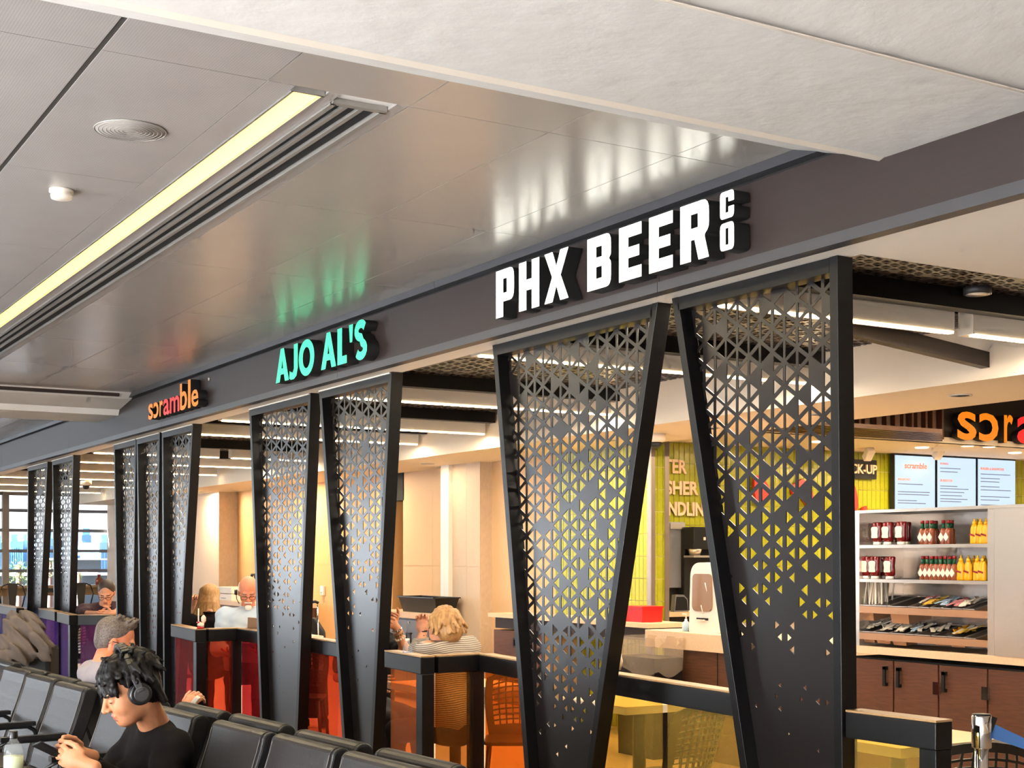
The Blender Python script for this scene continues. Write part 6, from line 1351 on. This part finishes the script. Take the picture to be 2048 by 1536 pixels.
MB().tube([(q.x, q.y, ZR+.02), tuple(Vector((q.x, q.y, ZR+.05))+CAMR*.01)], [.03, .022], 10).build('body', 'label_cream', tn); c_ = Vector((q.x, q.y, ZR+.08))+CAMR*.025; MB().lathe(tuple(c_-Vector((0, 0, .035))), [(.006, 0), (.02, .018), (.02, .045), (.006, .066)], 14).build('head', 'label_cream', tn)
MB().box(tuple(Vector((q.x, q.y, ZR+.045))+CAMR*-.03-CAMF*.01), tuple(Vector((q.x, q.y, ZR+.056))+CAMR*.04+CAMF*.01)).build('band', 'red_plastic', tn)
# ---- man in maroon shirt leaning on the far table
mF = (camdir(.12, -1)+Vector((0, 0, -.45))).normalized(); MR = frame(mF); mc_ = P(213, 1186, d=15.35); mm2 = P(205, 1212, d=15.5); SDm = MR @ Vector((0, 1, 0)); SDm.z = 0; SDm.normalize(); FDm = Vector((SDm.y, -SDm.x, 0))
J = dict(head=tuple(mc_), neck=tuple(P(210, 1208, d=15.45)), sl=tuple(mm2+SDm*.2+Vector((0, 0, -.03))), sr=tuple(mm2-SDm*.2+Vector((0, 0, -.06))), chest=tuple(mm2+Vector((0, 0, -.2))-FDm*.1), hip=(mm2.x-FDm.x*.3, mm2.y-FDm.y*.3, .66), el=tuple(P(232, 1226, d=15.3)), er=tuple(P(172, 1228, d=15.3)), wl=tuple(P(224, 1227, d=15.0)), wr=tuple(P(202, 1227, d=15.05)))
J.update(legs_from(J['hip'], FDm, SDm, z=.6))
t, T = person('dark-haired man with glasses in a maroon shirt leaning on a table', J, MR, 1.08, 'skin_fair', plain_hair(MR, 1.1), 'hair_brown', 'shirt_maroon', hands=[hand_prims(J['wl'], handR(camdir(-.9, -.3), camdir(0, 0, 1)), 1, (.4, .5, .4), 1), hand_prims(J['wr'], handR(camdir(.9, -.3), camdir(0, 0, 1)), 1, (.4, .5, .4), 1)], sleeve=.6, bulk=1.2); glasses(T, t, 1.08)

# ================================================================== jacket draped over a suitcase beside the seats
mat('jacket_taupe', (112, 98, 88), .85, bump=(30, .4, I3), noise=(6, .5, I3, (90, 78, 70)))
d0 = 10.2; sc_ = thing('upright_suitcase', 'dark upright suitcase under the draped taupe jacket', 'suitcase', tuple(P(55, 1330, d=d0).xy)+(0,)); cq = P(55, 1300, d=d0)
MB().bar((cq.x, cq.y, .06), (cq.x, cq.y, P(55, 1290, d=d0).z), .24, .4, up=tuple(CAMR)).build('shell', 'black_matte', sc_, bevel=.03)
for sg in (-1, 1): 
    a = Vector((cq.x, cq.y, .6))+CAMR*.07*sg; MB().tube([a, (a.x, a.y, P(60, 1236, d=d0).z)], .01).build('handle_tube', 'alu', sc_); MB().lathe((a.x, a.y, 0), [(.02, 0), (.03, .03), (.02, .06)], 10).build('wheel', 'black_plastic', sc_)
jk = thing('draped_jacket', 'taupe jacket draped over a suitcase beside the far seats', 'jacket', tuple(P(55, 1290, d=d0)))
def jp(x, y, dd=0): return tuple(P(x, y, d=d0-.08+dd))
pr2 = [('c', jp(28, 1240), jp(62, 1238), .05, .055, .03), ('c', jp(30, 1246, -.03), jp(22, 1300, -.07), .07, .08, .04), ('c', jp(40, 1246, -.05), jp(45, 1300, -.1), .06, .085, .04), ('c', jp(22, 1300, -.07), jp(20, 1312, -.07), .08, .07, .04), ('c', jp(48, 1295, -.1), jp(52, 1308, -.1), .08, .065, .04), ('c', jp(62, 1242, -.06), jp(76, 1275, -.12), .055, .06, .025), ('c', jp(76, 1275, -.12), jp(92, 1300, -.13), .058, .045, .02), ('c', jp(92, 1300, -.13), jp(94, 1308, -.13), .046, .04, .02), ('c', jp(60, 1245, .1), jp(80, 1290, .1), .07, .06, .03)]
join([Field(pr2, lambda X, Y, Z: (.010*np.sin(Z*48+8*np.sin(X*9))+.010*np.sin((X+Y)*62+Z*30)+.005*np.sin(X*120+Z*90)).astype('f4')).mesh(.007)], 'cloth', ['jacket_taupe'], jk)
